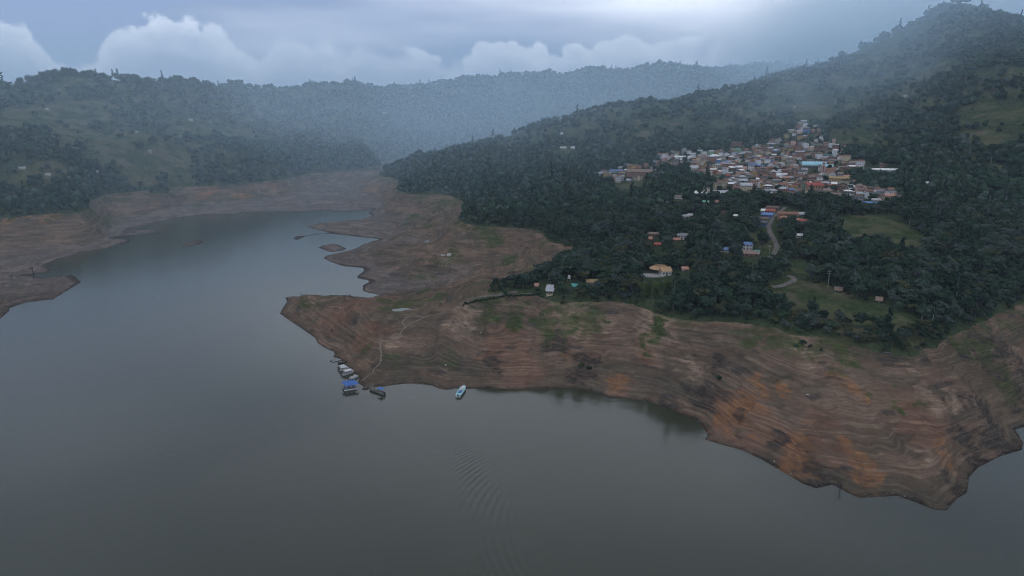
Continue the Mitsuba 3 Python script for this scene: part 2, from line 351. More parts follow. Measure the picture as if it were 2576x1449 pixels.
# ------------------------------------------------------------------ the ground sheets
def build_ground():
    az = np.radians(np.concatenate([np.linspace(A0, -40, 90, endpoint=False), np.linspace(-40, 40, 1120, endpoint=False), np.linspace(40, A1, 91)]))
    rs = [180.0]
    while rs[-1] < R1 - 12:
        r = rs[-1]
        rs.append(r + (0.40 if r < 400 else 0.40 + (r - 400) * 0.0048))
    rs = np.array(rs)
    a, r = np.meshgrid(az, rs, indexing='ij')
    x, y = r * np.sin(a), r * np.cos(a)
    z = height(x.ravel(), y.ravel()).reshape(x.shape)
    na, nr = x.shape
    GRID.update(az=az, rs=rs, z=z)
    idx = np.arange(na * nr).reshape(na, nr)
    quads = np.stack([idx[:-1, :-1], idx[1:, :-1], idx[1:, 1:], idx[:-1, 1:]], -1).reshape(-1, 4)
    zf = z.ravel()
    keep = zf[quads].max(1) > -0.9
    quads = quads[keep]
    faces = np.vstack([quads[:, [0, 2, 1]], quads[:, [0, 3, 2]]])
    v = np.stack([x.ravel(), y.ravel(), zf], 1)
    low = zf[faces].mean(1) < Z_FULL - 0.3
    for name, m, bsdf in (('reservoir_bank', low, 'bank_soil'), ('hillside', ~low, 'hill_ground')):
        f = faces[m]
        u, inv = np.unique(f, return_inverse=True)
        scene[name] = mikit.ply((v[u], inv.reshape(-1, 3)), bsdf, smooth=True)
        labels[name] = {'kind': 'structure'}


def lin(r, g, b):
    return mi.Color3f(r, g, b)


def hill_colour(p, n, uv):
    x, y, z = p.x, p.y, p.z
    a = fbm(x / 95, y / 95, 0, 4)
    b = fbm(x / 22 + 9, y / 22, 0, 4)
    c = fbm(x / 2.6, y / 2.6, z / 2.6, 3)
    t = mi.Float(-0.6)
    xw, yw = x + 12 * (fbm(x / 14 + 40, y / 16, 0, 3) - 0.5), y + 16 * (fbm(x / 14 + 80, y / 16, 0, 3) - 0.5)
    for cx, cy, rx, ry in MEADOWS:
        t = dr.maximum(t, 1 - dr.square((xw - cx) / rx) - dr.square((yw - cy) / ry))
    meadow = dr.maximum(smoothstep(-0.1, 0.3, t), smoothstep(0.57, 0.64, fbm(x / 70 + 31, y / 85 + 7, 0, 4)) * smoothstep(560.0, 800.0, y) * 0.8)
    grass = mix((0.032, 0.046, 0.020), (0.058, 0.062, 0.032), smoothstep(0.35, 0.65, fbm(x / 17 + 3, y / 21, 0, 4)))
    grass = mix(grass, (0.080, 0.072, 0.046), smoothstep(0.54, 0.72, b) * 0.7)
    brush = mix((0.026, 0.038, 0.020), (0.042, 0.052, 0.026), b)
    col = mix(brush, grass, meadow)
    return col * (0.45 + 0.75 * c + 0.4 * noise(x / 1.1, y / 1.1, 0))


def matte(fn):
    return {'type': 'twosided', 'b': {'type': 'diffuse', 'reflectance': proc(fn) if callable(fn) else {'type': 'rgb', 'value': fn}}}




# ------------------------------------------------------------------ water
def waves(x, y):
    """the wash of a boat that has gone by (long bowed crests about 2 m apart) and older rings at the left"""
    w1, w2, w3 = (meshkit.noise(np.stack([x / 14, y / 24, 0 * x + k], -1), 301 + k) for k in range(3))
    off = x - (-10.5 - 0.28 * (y - 205) - 0.0017 * (y - 205) ** 2)
    e1 = np.exp(-(off / (7.5 + 0.03 * np.abs(y - 200))) ** 2) * sstep(105, 135, y) * sstep(290, 245, y) * (0.35 + 0.9 * w3)
    h = 0.050 * e1 * np.sin(2 * np.pi * (x - 0.0095 * (y - 183) ** 2 + 1.3 * w1) / 2.6)
    e2 = np.exp(-((x + 38 + 0.06 * (y - 250)) / 8) ** 2) * sstep(200, 225, y) * sstep(292, 262, y)
    h = h + 0.022 * e2 * np.sin(2 * np.pi * (x - 0.010 * (y - 215) ** 2 + w2) / 2.2)
    r1 = np.hypot(x + 70, y - 330)
    h = h + 0.032 * np.sin(2 * np.pi * (r1 + w1) / 3.4) * np.exp(-((r1 - 112) / 13) ** 2) * sstep(0.4, 0.6, meshkit.fbm(np.stack([x / 26, y / 26, 0 * x], -1), 2, 311)) * sstep(-60, -95, x) * sstep(330, 300, y)
    calm = sstep(0.40, 0.62, meshkit.fbm(np.stack([x / 60, y / 95, 0 * x], -1), 3, 321))
    return h + (0.4 + calm) * 0.030 * (meshkit.fbm(np.stack([x / 6.0, y / 3.6, 0 * x], -1), 3, 331) - 0.5)


def ripples(p, n, uv):
    x, y = p.x, p.y
    cat = smoothstep(0.45, 0.7, fbm(x / 55 + 3, y / 80 + 8, 0, 3))
    return fbm(x / 1.9, y / 1.3, 0, 2) * 0.005 * (0.1 + cat)


scene['water_surface'] = {'type': 'bumpmap', 'arbitrary': proc(ripples, 0.25), 'scale': 1.0,
                          'bsdf': {'type': 'roughplastic', 'distribution': 'ggx', 'alpha': 0.018, 'int_ior': 1.33, 'diffuse_reflectance': {'type': 'rgb', 'value': (0.027, 0.030, 0.016)}, 'nonlinear': False}}


def build_water():
    xs = np.concatenate([np.linspace(-1500, -200, 40, endpoint=False), np.linspace(-200, -130, 78, endpoint=False), np.linspace(-130, 40, 340, endpoint=False), np.linspace(40, 200, 80, endpoint=False), np.linspace(200, 1500, 40)])
    ys = np.concatenate([np.linspace(-560, 115, 20, endpoint=False), np.linspace(115, 330, 290, endpoint=False), np.linspace(330, 600, 110, endpoint=False), np.linspace(600, 1500, 40)])
    a, b = np.meshgrid(xs, ys, indexing='ij')
    idx = np.arange(a.size).reshape(a.shape)
    q = np.stack([idx[:-1, :-1], idx[1:, :-1], idx[1:, 1:], idx[:-1, 1:]], -1).reshape(-1, 4)
    mx, my = a.ravel()[q].mean(1), b.ravel()[q].mean(1)
    inland = ~shapely.contains_xy(lake, mx, my) & (shore_tree.query(np.stack([mx, my], 1))[0] > 25)
    far = (np.abs(np.arctan2(mx, my)) < 0.95)
    q = q[~(inland & far)]
    h = waves(a.ravel(), b.ravel())
    u, inv = np.unique(q, return_inverse=True)
    scene['water'] = mikit.ply((np.stack([a.ravel(), b.ravel(), h], 1)[u], inv.reshape(-1, 4)), 'water_surface', smooth=True)
    labels['water'] = {'kind': 'structure'}
    for k, (cx, cy, cz, rx, ry) in enumerate(POOLS):
        t = np.linspace(0, 2 * np.pi, 40, endpoint=False)
        v = np.vstack([[cx, cy, cz], np.c_[cx + 1.3 * rx * np.cos(t), cy + 1.3 * ry * np.sin(t), np.full(40, cz)]])
        i = np.arange(40)
        key = 'pool' if not k else f'pool_{k:03d}'
        scene[key] = mikit.ply((v, np.stack([0 * i, 1 + i, 1 + (i + 1) % 40], 1)), 'water_surface')
        labels[key] = {'kind': 'structure'}


build_ground()


def patches(c, spots):
    """soil patches seen in the photograph: centre and radius in pixels -> map centre and half axes in metres"""
    v = np.array(P(c, [q[:2] for q in spots]))
    w = on_ground(v[:, 0], v[:, 1])
    out = []
    for q, (x, y, z) in zip(spots, w):
        far = math.sqrt(x * x + y * y + (CAM_H - z) ** 2)
        rx = q[2] / CROPS[c][2] / 1.56522 / FOCAL * far
        out.append((x, y, rx, rx * float(np.clip(0.7 * far / max(CAM_H - z, 1.0), 0.8, 2.2))))
    return out


RUST = patches('l', [(1400, 450, 45), (1620, 470, 40), (90, 590, 45), (2105, 490, 25), (350, 608, 45), (2520, 420, 45), (1850, 400, 35)]) + patches('n', [(300, 760, 100), (420, 690, 70), (650, 620, 40), (1020, 590, 60), (770, 960, 55), (700, 1040, 70), (820, 1090, 60), (1090, 1040, 60), (1140, 1130, 60), (1600, 950, 40), (1640, 1060, 40), (450, 560, 30)]) + patches('m', [(930, 1000, 50), (560, 830, 30)])
PALE = patches('n', [(1480, 620, 45), (1560, 690, 40), (1680, 660, 40), (1850, 760, 40), (1550, 1060, 40), (730, 350, 90), (60, 500, 50)]) + patches('m', [(1220, 540, 120), (700, 640, 90), (620, 500, 120), (1480, 900, 60), (900, 610, 60)]) + patches('e', [(1400, 1130, 120), (900, 1260, 60)])
REDDISH = patches('n', [(330, 800, 170), (650, 980, 120), (420, 850, 130), (900, 900, 120), (1500, 800, 110), (250, 640, 90)]) + patches('m', [(300, 950, 130), (150, 700, 130), (1150, 760, 90), (700, 720, 110), (1000, 1080, 60)]) + patches('e', [(500, 1050, 140), (700, 1250, 120), (600, 960, 60)])
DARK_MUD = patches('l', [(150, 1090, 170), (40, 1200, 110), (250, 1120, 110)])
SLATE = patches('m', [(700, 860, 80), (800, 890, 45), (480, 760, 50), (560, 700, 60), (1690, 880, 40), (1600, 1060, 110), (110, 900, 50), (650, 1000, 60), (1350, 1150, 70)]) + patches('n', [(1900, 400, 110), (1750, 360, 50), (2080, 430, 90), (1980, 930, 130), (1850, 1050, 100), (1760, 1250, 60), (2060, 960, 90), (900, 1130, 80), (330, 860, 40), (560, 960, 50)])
GREEN = patches('m', [(430, 610, 70), (650, 590, 60), (850, 560, 50), (1250, 620, 50), (1160, 720, 40), (2200, 720, 60)]) + patches('n', [(1000, 420, 100), (1330, 720, 35), (1500, 690, 25), (1100, 470, 40)]) + patches('e', [(1650, 1070, 110), (1850, 1110, 90), (1000, 975, 120), (820, 960, 50), (1250, 930, 80), (1780, 660, 70), (1650, 460, 80), (1600, 400, 70), (1050, 300, 50), (1350, 600, 60), (2450, 1110, 90), (1150, 880, 60)])


def bank_colour(p, n, uv):
    x, y, z = p.x, p.y, p.z
    a = fbm(x / 38, y / 30, z / 9, 4)
    b = fbm(x / 17 + 9, y / 15, z / 5 + 3, 4)
    c = fbm(x / 2.3, y / 2.3, z / 0.7, 3)
    c2 = noise(x / 0.8, y / 0.8, z / 0.4)
    rag = fbm(x / 5.5 + 3, y / 6.5, z / 3, 4) + 0.35 * (noise(x / 11, y / 9, z / 0.8) - 0.5) - 0.5
    beds = noise(z / 0.20 + 1.2 * a, x / 45, y / 45)                        # the beds of silt that each lake level left
    beds2 = noise(z / 1.15 + 1.0 * b, x / 90, y / 90)

    xw, yw = x + 15 * (fbm(x / 9 + 40, y / 12, z / 4, 3) - 0.5), y + 22 * (fbm(x / 10 + 80, y / 12, z / 4, 3) - 0.5)

    def spots(list_):
        t = mi.Float(-0.6)
        for cx, cy, rx, ry in list_:
            t = dr.maximum(t, 1 - dr.square((xw - cx) / (1.25 * rx)) - dr.square((yw - cy) / (1.25 * ry)))
        return smoothstep(0.0, 0.95, t + 2.4 * rag) * smoothstep(-0.5, 0.1, t)

    col = mix((0.098, 0.077, 0.058), (0.130, 0.094, 0.070), smoothstep(0.40, 0.62, a))
    col = mix(col, (0.078, 0.068, 0.053), smoothstep(0.46, 0.62, b) * 0.85)
    col = mix(col, (0.155, 0.115, 0.088), smoothstep(0.52, 0.70, fbm(x / 19 + 77, y / 16, z / 4, 4)) * 0.7)
    col = mix(col, (0.150, 0.082, 0.058), spots(REDDISH) * 0.5)
    crumb = 0.35 + 0.65 * smoothstep(0.3, 0.62, fbm(x / 1.9 + 9, y / 2.6, z / 0.7, 3))
    col = mix(col, (0.235, 0.178, 0.135), spots(PALE) * 0.8 * crumb)
    col = mix(col, (0.200, 0.102, 0.050), spots(RUST) * 0.75 * crumb)
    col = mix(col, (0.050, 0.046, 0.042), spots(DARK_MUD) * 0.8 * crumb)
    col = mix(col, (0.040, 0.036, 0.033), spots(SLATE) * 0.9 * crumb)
    col = mix(col, (0.045, 0.041, 0.038), smoothstep(0.63, 0.72, fbm(x / 13 + 18, y / 9 + 45, z / 3, 5)) * 0.7)
    # pale silt on the drained flats
    silt = smoothstep(400.0, 500.0, y) * smoothstep(7.0, 1.0, z - 5 * smoothstep(600.0, 900.0, y) + 7 * (b - 0.5))
    col = mix(col, (0.118, 0.108, 0.104), silt * 0.7)
    wet = smoothstep(0.55, 0.15, z + 0.5 * (c - 0.5))
    col = mix(col, col * 0.5, wet)                                          # the strip the waves still reach
    grass = smoothstep(0.62, 0.72, fbm(x / 30 + 12, y / 42 + 3, 0, 4) + 0.16 * smoothstep(14.0, 25.0, z) - 0.15 * smoothstep(6.0, 2.0, z)) * smoothstep(0.35, 0.6, fbm(x / 4, y / 4, 0, 3))
    grass = dr.maximum(grass * 0.7, spots(GREEN) * (0.6 + 0.4 * smoothstep(0.3, 0.6, fbm(x / 3, y / 3, 2, 3))))
    col = mix(col, (0.044, 0.064, 0.024), grass * 0.95)
    return col * mi.Color3f(0.98, 0.93, 0.87) * (0.58 + 0.55 * c + 0.25 * c2) * (0.80 + 0.42 * smoothstep(0.25, 0.75, beds) * smoothstep(0.3, 0.55, fbm(x / 9 + 60, y / 12, z / 2, 3)) + 0.05 * beds2)


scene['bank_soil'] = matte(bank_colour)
MEADOWS = patches('n', [(850, 60, 190), (1000, 130, 170), (1300, 190, 120)]) + patches('m', [(2250, 400, 170), (2450, 460, 130)]) + patches('a', [(2150, 850, 190), (2300, 970, 160), (2000, 870, 110), (1640, 1130, 90), (1360, 920, 80), (1380, 1000, 60), (490, 570, 140), (770, 440, 65), (2050, 270, 150)]) + patches('h', [(1480, 550, 93), (2430, 570, 110), (2350, 680, 66), (1720, 685, 60), (670, 680, 44), (630, 620, 38), (295, 755, 22), (1430, 440, 60), (2150, 345, 71), (1150, 560, 49), (2000, 470, 49), (900, 560, 33), (1050, 620, 24), (1180, 655, 27), (1750, 545, 44), (1900, 600, 30), (2100, 520, 55), (1350, 620, 30), (2300, 800, 44), (2480, 850, 49), (760, 610, 27), (1650, 420, 49)]) + patches('k', [(330, 590, 150), (560, 700, 140), (800, 800, 130), (250, 640, 130), (650, 760, 120), (1000, 640, 90), (200, 890, 80), (900, 900, 80), (1200, 700, 90), (450, 560, 100)])
scene['hill_ground'] = matte(hill_colour)
build_water()

# open land among the trees, outlined in the photograph
pastures = [area('n', [(580, 0), (1000, 0), (1250, 60), (1300, 140), (1450, 200), (1380, 235), (1200, 205), (1050, 185), (950, 140), (760, 130), (640, 90)]), area('m', [(2080, 330), (2240, 300), (2470, 310), (2536, 370), (2536, 500), (2300, 520), (2120, 430)]),
            area('a', [(1900, 770), (2250, 770), (2400, 900), (2500, 1000), (2350, 1060), (2200, 960), (2000, 950), (1900, 880)]), area('a', [(1560, 1080), (1700, 1090), (1780, 1130), (1700, 1180), (1580, 1170)]),
            area('a', [(1240, 920), (1330, 850), (1405, 830), (1440, 930), (1470, 990), (1430, 1060), (1300, 1000), (1290, 920)]), area('a', [(340, 545), (640, 540), (600, 600), (420, 620)]), area('a', [(695, 425), (835, 428), (845, 455), (720, 458)]),
            area('h', [(1300, 520), (1650, 500), (1660, 560), (1500, 600), (1300, 560)]), area('h', [(2270, 560), (2400, 470), (2576, 400), (2576, 700), (2400, 740), (2250, 640)]), area('h', [(1610, 650), (1830, 660), (1850, 710), (1700, 720), (1600, 690)]),
            area('h', [(600, 680), (760, 640), (700, 690), (620, 720)]), area('h', [(560, 610), (700, 600), (710, 640), (580, 630)]), area('h', [(255, 740), (330, 738), (330, 772), (270, 775)]), area('h', [(1350, 400), (1550, 410), (1500, 480), (1300, 470)]),
            area('h', [(2050, 290), (2200, 310), (2300, 350), (2100, 400), (1980, 370)])]
town = area('a', [(270, 480), (650, 440), (680, 370), (1000, 350), (1280, 330), (1390, 290), (1500, 250), (1560, 200), (1640, 130), (1800, 180), (1760, 260), (1890, 290), (1960, 320), (1880, 400), (2000, 410), (2290, 460), (2200, 490), (1950, 470), (1960, 540), (2020, 560), (2000, 600), (2290, 630),
                  (2330, 680), (2150, 712), (1990, 702), (1800, 682), (1540, 662), (1400, 642), (1290, 655), (1050, 650), (920, 640), (1030, 590), (1060, 540), (920, 530), (880, 480), (860, 450), (680, 470), (660, 530), (330, 540), (270, 510)])
hamlet = area('a', [(1340, 720), (1520, 700), (1680, 750), (1680, 820), (1500, 830), (1450, 820), (1400, 850), (1330, 840)])

open_land = shapely.union_all([q.buffer(3.5) for q in pastures])



# ------------------------------------------------------------------ buildings
def cone(p0, p1, r0, r1, sides=6):
    p0, p1 = np.asarray(p0, float), np.asarray(p1, float)
    d = (p1 - p0) / np.linalg.norm(p1 - p0)
    a = np.cross(d, [0.3, 0.9, 0.2])
    a /= np.linalg.norm(a)
    b = np.cross(d, a)
    t = np.arange(sides) * 2 * np.pi / sides
    ring = np.cos(t)[:, None] * a + np.sin(t)[:, None] * b
    v = np.vstack([p0 + ring * r0, p1 + ring * r1, [p1]])
    i = np.arange(sides)
    j = (i + 1) % sides
    f = np.vstack([np.stack([i, j, j + sides], 1), np.stack([i, j + sides, i + sides], 1), np.stack([i + sides, j + sides, i * 0 + 2 * sides], 1)])
    return v, f


def unit_box():
    return trimesh.creation.box((1, 1, 1)).apply_translation((0, 0, 0.5))


def unit_gable():
    v = [(-.5, -.5, 0), (.5, -.5, 0), (.5, .5, 0), (-.5, .5, 0), (-.5, 0, 1), (.5, 0, 1)]
    return v, [(0, 1, 5), (0, 5, 4), (2, 3, 4), (2, 4, 5), (1, 2, 5), (3, 0, 4), (0, 2, 1), (0, 3, 2)]


def unit_hip():
    v = [(-.5, -.5, 0), (.5, -.5, 0), (.5, .5, 0), (-.5, .5, 0), (-.22, 0, 1), (.22, 0, 1)]
    return v, [(0, 1, 5), (0, 5, 4), (2, 3, 4), (2, 4, 5), (1, 2, 5), (3, 0, 4), (0, 2, 1), (0, 3, 2)]


def unit_pyramid():
    v = [(-.5, -.5, 0), (.5, -.5, 0), (.5, .5, 0), (-.5, .5, 0), (0, 0, 1)]
    return v, [(0, 1, 4), (1, 2, 4), (2, 3, 4), (3, 0, 4), (0, 2, 1), (0, 3, 2)]


def unit_shed():
    v = [(-.5, -.5, 0), (.5, -.5, 0), (.5, .5, 0.75), (-.5, .5, 0.75), (-.5, -.5, .25), (.5, -.5, .25), (.5, .5, 1), (-.5, .5, 1)]
    return v, [(0, 2, 1), (0, 3, 2), (4, 5, 6), (4, 6, 7), (0, 1, 5), (0, 5, 4), (1, 2, 6), (1, 6, 5), (2, 3, 7), (2, 7, 6), (3, 0, 4), (3, 4, 7)]


def unit_vault(n=10):
    t = np.linspace(0, np.pi, n)
    sec = np.stack([-0.5 * np.cos(t), np.sin(t)], 1)
    v = np.vstack([np.c_[np.full(n, -.5), sec], np.c_[np.full(n, .5), sec]])
    f = [(k, n + k, n + k + 1) for k in range(n - 1)] + [(k, n + k + 1, k + 1) for k in range(n - 1)] + [(0, k + 1, k) for k in range(1, n - 1)] + [(n, n + k, n + k + 1) for k in range(1, n - 1)] + [(0, n - 1, 2 * n - 1), (0, 2 * n - 1, n)]
    return v, [(a, c, b) for a, b, c in f]


def unit_flat():
    parts = [trimesh.creation.box((1, 1, 0.4)).apply_translation((0, 0, 0.2))]
    for a in (-1, 1):
        parts.append(trimesh.creation.box((1, 0.05, 0.6)).apply_translation((0, a * 0.475, 0.7)))
        parts.append(trimesh.creation.box((0.05, 0.9, 0.6)).apply_translation((a * 0.475, 0, 0.7)))
    return trimesh.util.concatenate(parts)


UNIT = {k: mikit.ply(m()) for k, m in (('box', unit_box), ('gable', unit_gable), ('hip', unit_hip), ('pyramid', unit_pyramid), ('shed', unit_shed), ('vault', unit_vault), ('flat', unit_flat))}
PAINT = {'brick_wall': (0.235, 0.145, 0.11), 'brown_brick': (0.20, 0.125, 0.095), 'orange_wall': (0.28, 0.175, 0.11), 'white_wall': (0.56, 0.56, 0.54), 'cream_wall': (0.44, 0.39, 0.27), 'ochre_wall': (0.38, 0.28, 0.12), 'grey_wall': (0.26, 0.26, 0.25), 'pink_wall': (0.42, 0.28, 0.24), 'blue_wall': (0.10, 0.19, 0.36),
         'green_wall': (0.19, 0.27, 0.17), 'clay_roof': (0.19, 0.105, 0.075), 'brown_roof': (0.125, 0.088, 0.07), 'red_roof': (0.28, 0.085, 0.07), 'salmon_roof': (0.36, 0.20, 0.15), 'zinc_roof': (0.33, 0.34, 0.35), 'rusty_roof': (0.20, 0.15, 0.12), 'dark_roof': (0.095, 0.09, 0.088), 'white_roof': (0.60, 0.60, 0.58),
         'blue_roof': (0.12, 0.19, 0.33), 'teal_roof': (0.27, 0.47, 0.52), 'green_roof': (0.16, 0.34, 0.26), 'aqua_roof': (0.09, 0.27, 0.24), 'thatch': (0.34, 0.225, 0.13), 'pane_dark': (0.022, 0.026, 0.032), 'door_wood': (0.10, 0.07, 0.05), 'yellow_roof': (0.29, 0.21, 0.11), 'concrete': (0.25, 0.245, 0.235)}


def weathered(base):
    def fn(p, n, uv):
        return mi.Color3f(*base) * (0.74 + 0.34 * fbm(p.x / 1.3, p.y / 1.3, p.z / 0.8, 3) + 0.18 * noise(p.x / 6, p.y / 6, p.z / 6))
    return fn


for k, c in PAINT.items():
    scene[k] = matte(c) if k in ('pane_dark', 'door_wood') else matte(weathered(c))


def place(x, y, z, yaw):
    c, q = math.cos(yaw), math.sin(yaw)
    m = np.eye(4)
    m[:3, :3] = [[c, -q, 0], [q, c, 0], [0, 0, 1]]
    m[:3, 3] = x, y, z
    return m


def local(x, y, z, sx, sy, sz, yaw=0.0):
    m = place(x, y, z, yaw)
    m[:3, :3] = m[:3, :3] @ np.diag([sx, sy, sz])
    return m


COUNT = {}


def new_key(name):
    n = COUNT[name] = COUNT.get(name, -1) + 1
    return f'{name}_{n:03d}' if n else name


def piece(key, unit, paint, m):
    k, n = key, 0
    while k in scene:
        n += 1
        k = f'{key}_{n:03d}'
    scene[k] = {**(UNIT[unit] if isinstance(unit, str) else unit), 'bsdf': {'type': 'ref', 'id': paint}, 'to_world': T(m)}
    return k


def tag(key, label, category, group=None):
    labels[key] = {'label': label, 'category': category, **({'group': group} if group else {})}


clear_shapes, low_growth = [], []


def clear_for(x, y, r, front=9.0):
    u = np.array([x, y]) / math.hypot(x, y)
    clear_shapes.append(shapely.LineString([(x, y), (x - u[0] * front, y - u[1] * front)]).buffer(r))
    if front > 8:                                                          # gardens and low scrub on the slope below a house
        low_growth.append(shapely.LineString([(x, y), (x - u[0] * 52, y - u[1] * 52)]).buffer(r + 1.5))


def building(name, label, category, at, w, d, h, yaw, wall, roof, roof_kind='gable', rise=1.4, cols=3, rows=1, side=1, group=None, over=0.5, doors=1, sink=1.2, win=(0.9, 1.1), clear=True, keep=4.0):
    """walls, roof, windows on the two faces towards the lake, a door"""
    x, y, z = at
    key = new_key(name)
    m = place(x, y, z - sink, yaw)
    H = h + sink
    piece(key + '__wall', 'box', wall, m @ local(0, 0, 0, w, d, H))
    piece(key + '__roof', roof_kind, roof, m @ local(0, 0, H - 0.05, w + 2 * over, d + 2 * over, rise))
    fl = h / rows
    for j in range(rows):
        zc = sink + fl * (j + 0.5) - win[1] / 2 + 0.1
        for i in range(cols):
            xc = -w / 2 + w * (i + 0.5) / cols
            if j == 0 and doors and i == cols // 2:
                piece(key + '__door', 'box', 'door_wood', m @ local(xc, -d / 2, sink, 1.0, 0.16, min(2.1, fl - 0.3)))
                continue
            piece(key + '__window', 'box', 'pane_dark', m @ local(xc, -d / 2, zc, win[0], 0.14, win[1]))
        for i in range(side):
            yc = -d / 2 + d * (i + 0.5) / side
            sx = -1 if x > 0 else 1
            piece(key + '__window', 'box', 'pane_dark', m @ local(sx * w / 2, yc, zc, 0.14, win[0], win[1]))
    tag(key, label, category, group)
    if clear:
        clear_for(x, y, max(w, d) / 2 + (1.5 if keep < 15 else 0.0), keep)
    return key, m, H


def spot(c, x, y):
    """(ground point, metres per pixel of that crop)"""
    (v,) = P(c, [(x, y)])
    p = on_ground(np.array([v[0]]), np.array([v[1]]))[0]
    return p, math.sqrt(p[0] ** 2 + p[1] ** 2 + (CAM_H - p[2]) ** 2) / FOCAL / (CROPS[c][2] * 1.56522)


def facing(p, turn=0.0):
    """a yaw that turns a front towards the camera, plus a turn in degrees"""
    return -math.atan2(p[0], p[1]) + math.radians(turn)


taken = []


def lot(p, r):
    taken.append((p[0], p[1], r))


def landmark(c, x, y, wpx, hpx, depth, turn, name, label, category, wall, roof, kind='gable', rise=1.5, **kw):
    p, mpp = spot(c, x, y)
    w, h = wpx * mpp, hpx * mpp
    lot(p, max(w, depth) / 2)
    u = p[:2] / np.hypot(p[0], p[1])
    for k in (-0.33, 0, 0.33):
        lot((p[0] - u[0] * (depth / 2 + 6) + u[1] * k * w, p[1] - u[1] * (depth / 2 + 6) - u[0] * k * w), 2.5)
    return building(name, label, category, p, w, depth, h, facing(p, turn), wall, roof, kind, rise, **kw), p, mpp


# --- the larger buildings of the town, each where it stands
(hall, hm, hH), hp, mpp = landmark('c', 735, 772, 285, 42, 17, 3, 'sports_hall', 'long hall with pale blue vaulted roof, largest building of the town', 'hall', 'dark_roof', 'teal_roof', 'vault', 4.2, cols=8, rows=1, side=3, doors=0, over=0.2)
p, mpp = spot('c', 955, 772)
landmark('c', 955, 772, 92, 22, 12, 3, 'sports_hall_annex', 'smaller hall with pale blue curved roof, right of the church tower', 'hall', 'grey_wall', 'teal_roof', 'vault', 2.6, cols=3, rows=1, doors=0, over=0.2)
# the church: nave and tower
p, mpp = spot('c', 940, 846)
lot(p, 16)
key, m, H = building('church', 'pink brick church with square tower in front of the blue vaulted hall', 'church', p, 168 * mpp, 10, 44 * mpp, facing(p, 4), 'pink_wall', 'clay_roof', 'gable', 2.4, cols=5, rows=1, side=2)
tw, th = 46 * mpp, 104 * mpp
tx = -84 * mpp + tw / 2
piece(key + '__tower', 'box', 'pink_wall', m @ local(tx, -5.2, 0.02, tw, tw, th + 1.2))
piece(key + '__belfry', 'box', 'white_wall', m @ local(tx, -5.2, th + 1.2, tw * 0.82, tw * 0.82, 24 * mpp))
piece(key + '__spire', 'pyramid', 'red_roof', m @ local(tx, -5.2, th + 1.2 + 24 * mpp - 0.05, tw, tw, 22 * mpp))
for q in (0.25, 0.55, 0.8):
    piece(key + '__tower_window', 'box', 'pane_dark', m @ local(tx, -5.2 - tw / 2, 1.2 + th * q, 1.0, 0.16, 1.8))
piece(key + '__belfry_opening', 'box', 'pane_dark', m @ local(tx, -5.2 - tw * 0.41, th + 1.9, 1.2, 0.16, 1.7))
landmark('c', 1545, 802, 190, 10, 11, 4, 'school_block', 'long low building with pale cream roof, right edge of town, left of two', 'school', 'grey_wall', 'white_roof', 'gable', 1.6, cols=9, rows=1)
landmark('c', 1785, 806, 270, 10, 11, 4, 'school_block', 'long low building with pale cream roof, right edge of town, right of two', 'school', 'grey_wall', 'white_roof', 'gable', 1.6, cols=12, rows=1)
landmark('c', 305, 1070, 112, 62, 9, -4, 'white_house', 'white two-storey house with two rows of windows and a brown roof, in the lower town', 'house', 'white_wall', 'clay_roof', 'gable', 1.8, cols=4, rows=2, doors=0, side=2, win=(1.0, 1.2))
landmark('c', 745, 1108, 190, 88, 14, 14, 'brick_hotel', 'large orange brick building with red and white roof pieces, lower middle of town', 'building', 'orange_wall', 'red_roof', 'shed', 2.0, cols=5, rows=2, side=3)
p, mpp = spot('c', 840, 1120)
landmark('a', 545, 500, 160, 26, 12, -2, 'brick_school', 'wide brick building with brown and pale patched roof at the left end of town', 'school', 'brick_wall', 'rusty_roof', 'gable', 3.2, cols=11, rows=2, side=3)
landmark('a', 392, 478, 92, 10, 9, -4, 'blue_shed', 'long shed with a blue-grey roof, leftmost part of town, behind', 'shed', 'grey_wall', 'blue_roof', 'gable', 1.6, cols=6)
landmark('a', 310, 500, 76, 16, 8, -4, 'grey_shed', 'open grey shed at the far left end of town', 'shed', 'white_wall', 'zinc_roof', 'shed', 1.4, cols=5)
landmark('a', 1262, 612, 66, 42, 11, 8, 'cream_block', 'tall cream building with grey curved roof in the lower left of town', 'building', 'cream_wall', 'zinc_roof', 'vault', 2.4, cols=4, rows=3, side=3)
landmark('a', 1080, 588, 56, 34, 9, -8, 'cream_apartment', 'cream three-storey house at the corner where the street enters the lower left of town', 'house', 'cream_wall', 'brown_roof', 'hip', 1.2, cols=4, rows=3, side=3)
landmark('a', 1006, 524, 46, 20, 8, -3, 'white_terrace', 'white building with two rows of small windows, left part of town', 'house', 'white_wall', 'zinc_roof', 'gable', 1.5, cols=5, rows=2, doors=0)
landmark('a', 1892, 540, 108, 20, 9, 4, 'ochre_gallery', 'long yellow building with an open gallery, below the church', 'building', 'ochre_wall', 'yellow_roof', 'gable', 1.8, cols=9, rows=2)
landmark('c', 1380, 1312, 150, 36, 10, 8, 'blue_school', 'blue-walled school with blue and white roof, lower right edge of town, left one', 'school', 'blue_wall', 'blue_roof', 'gable', 2.0, cols=7, rows=1)
landmark('c', 1565, 1318, 140, 34, 9, -10, 'blue_school', 'school wing under a plain blue roof, lower right edge of town, right one', 'school', 'cream_wall', 'blue_roof', 'gable', 2.0, cols=6, rows=1)
landmark('c', 1200, 1172, 150, 50, 9, 6, 'white_cream_house', 'white and cream two-storey house, lower right of town', 'house', 'white_wall', 'dark_roof', 'flat', 0.8, cols=4, rows=2, win=(1.0, 1.1))
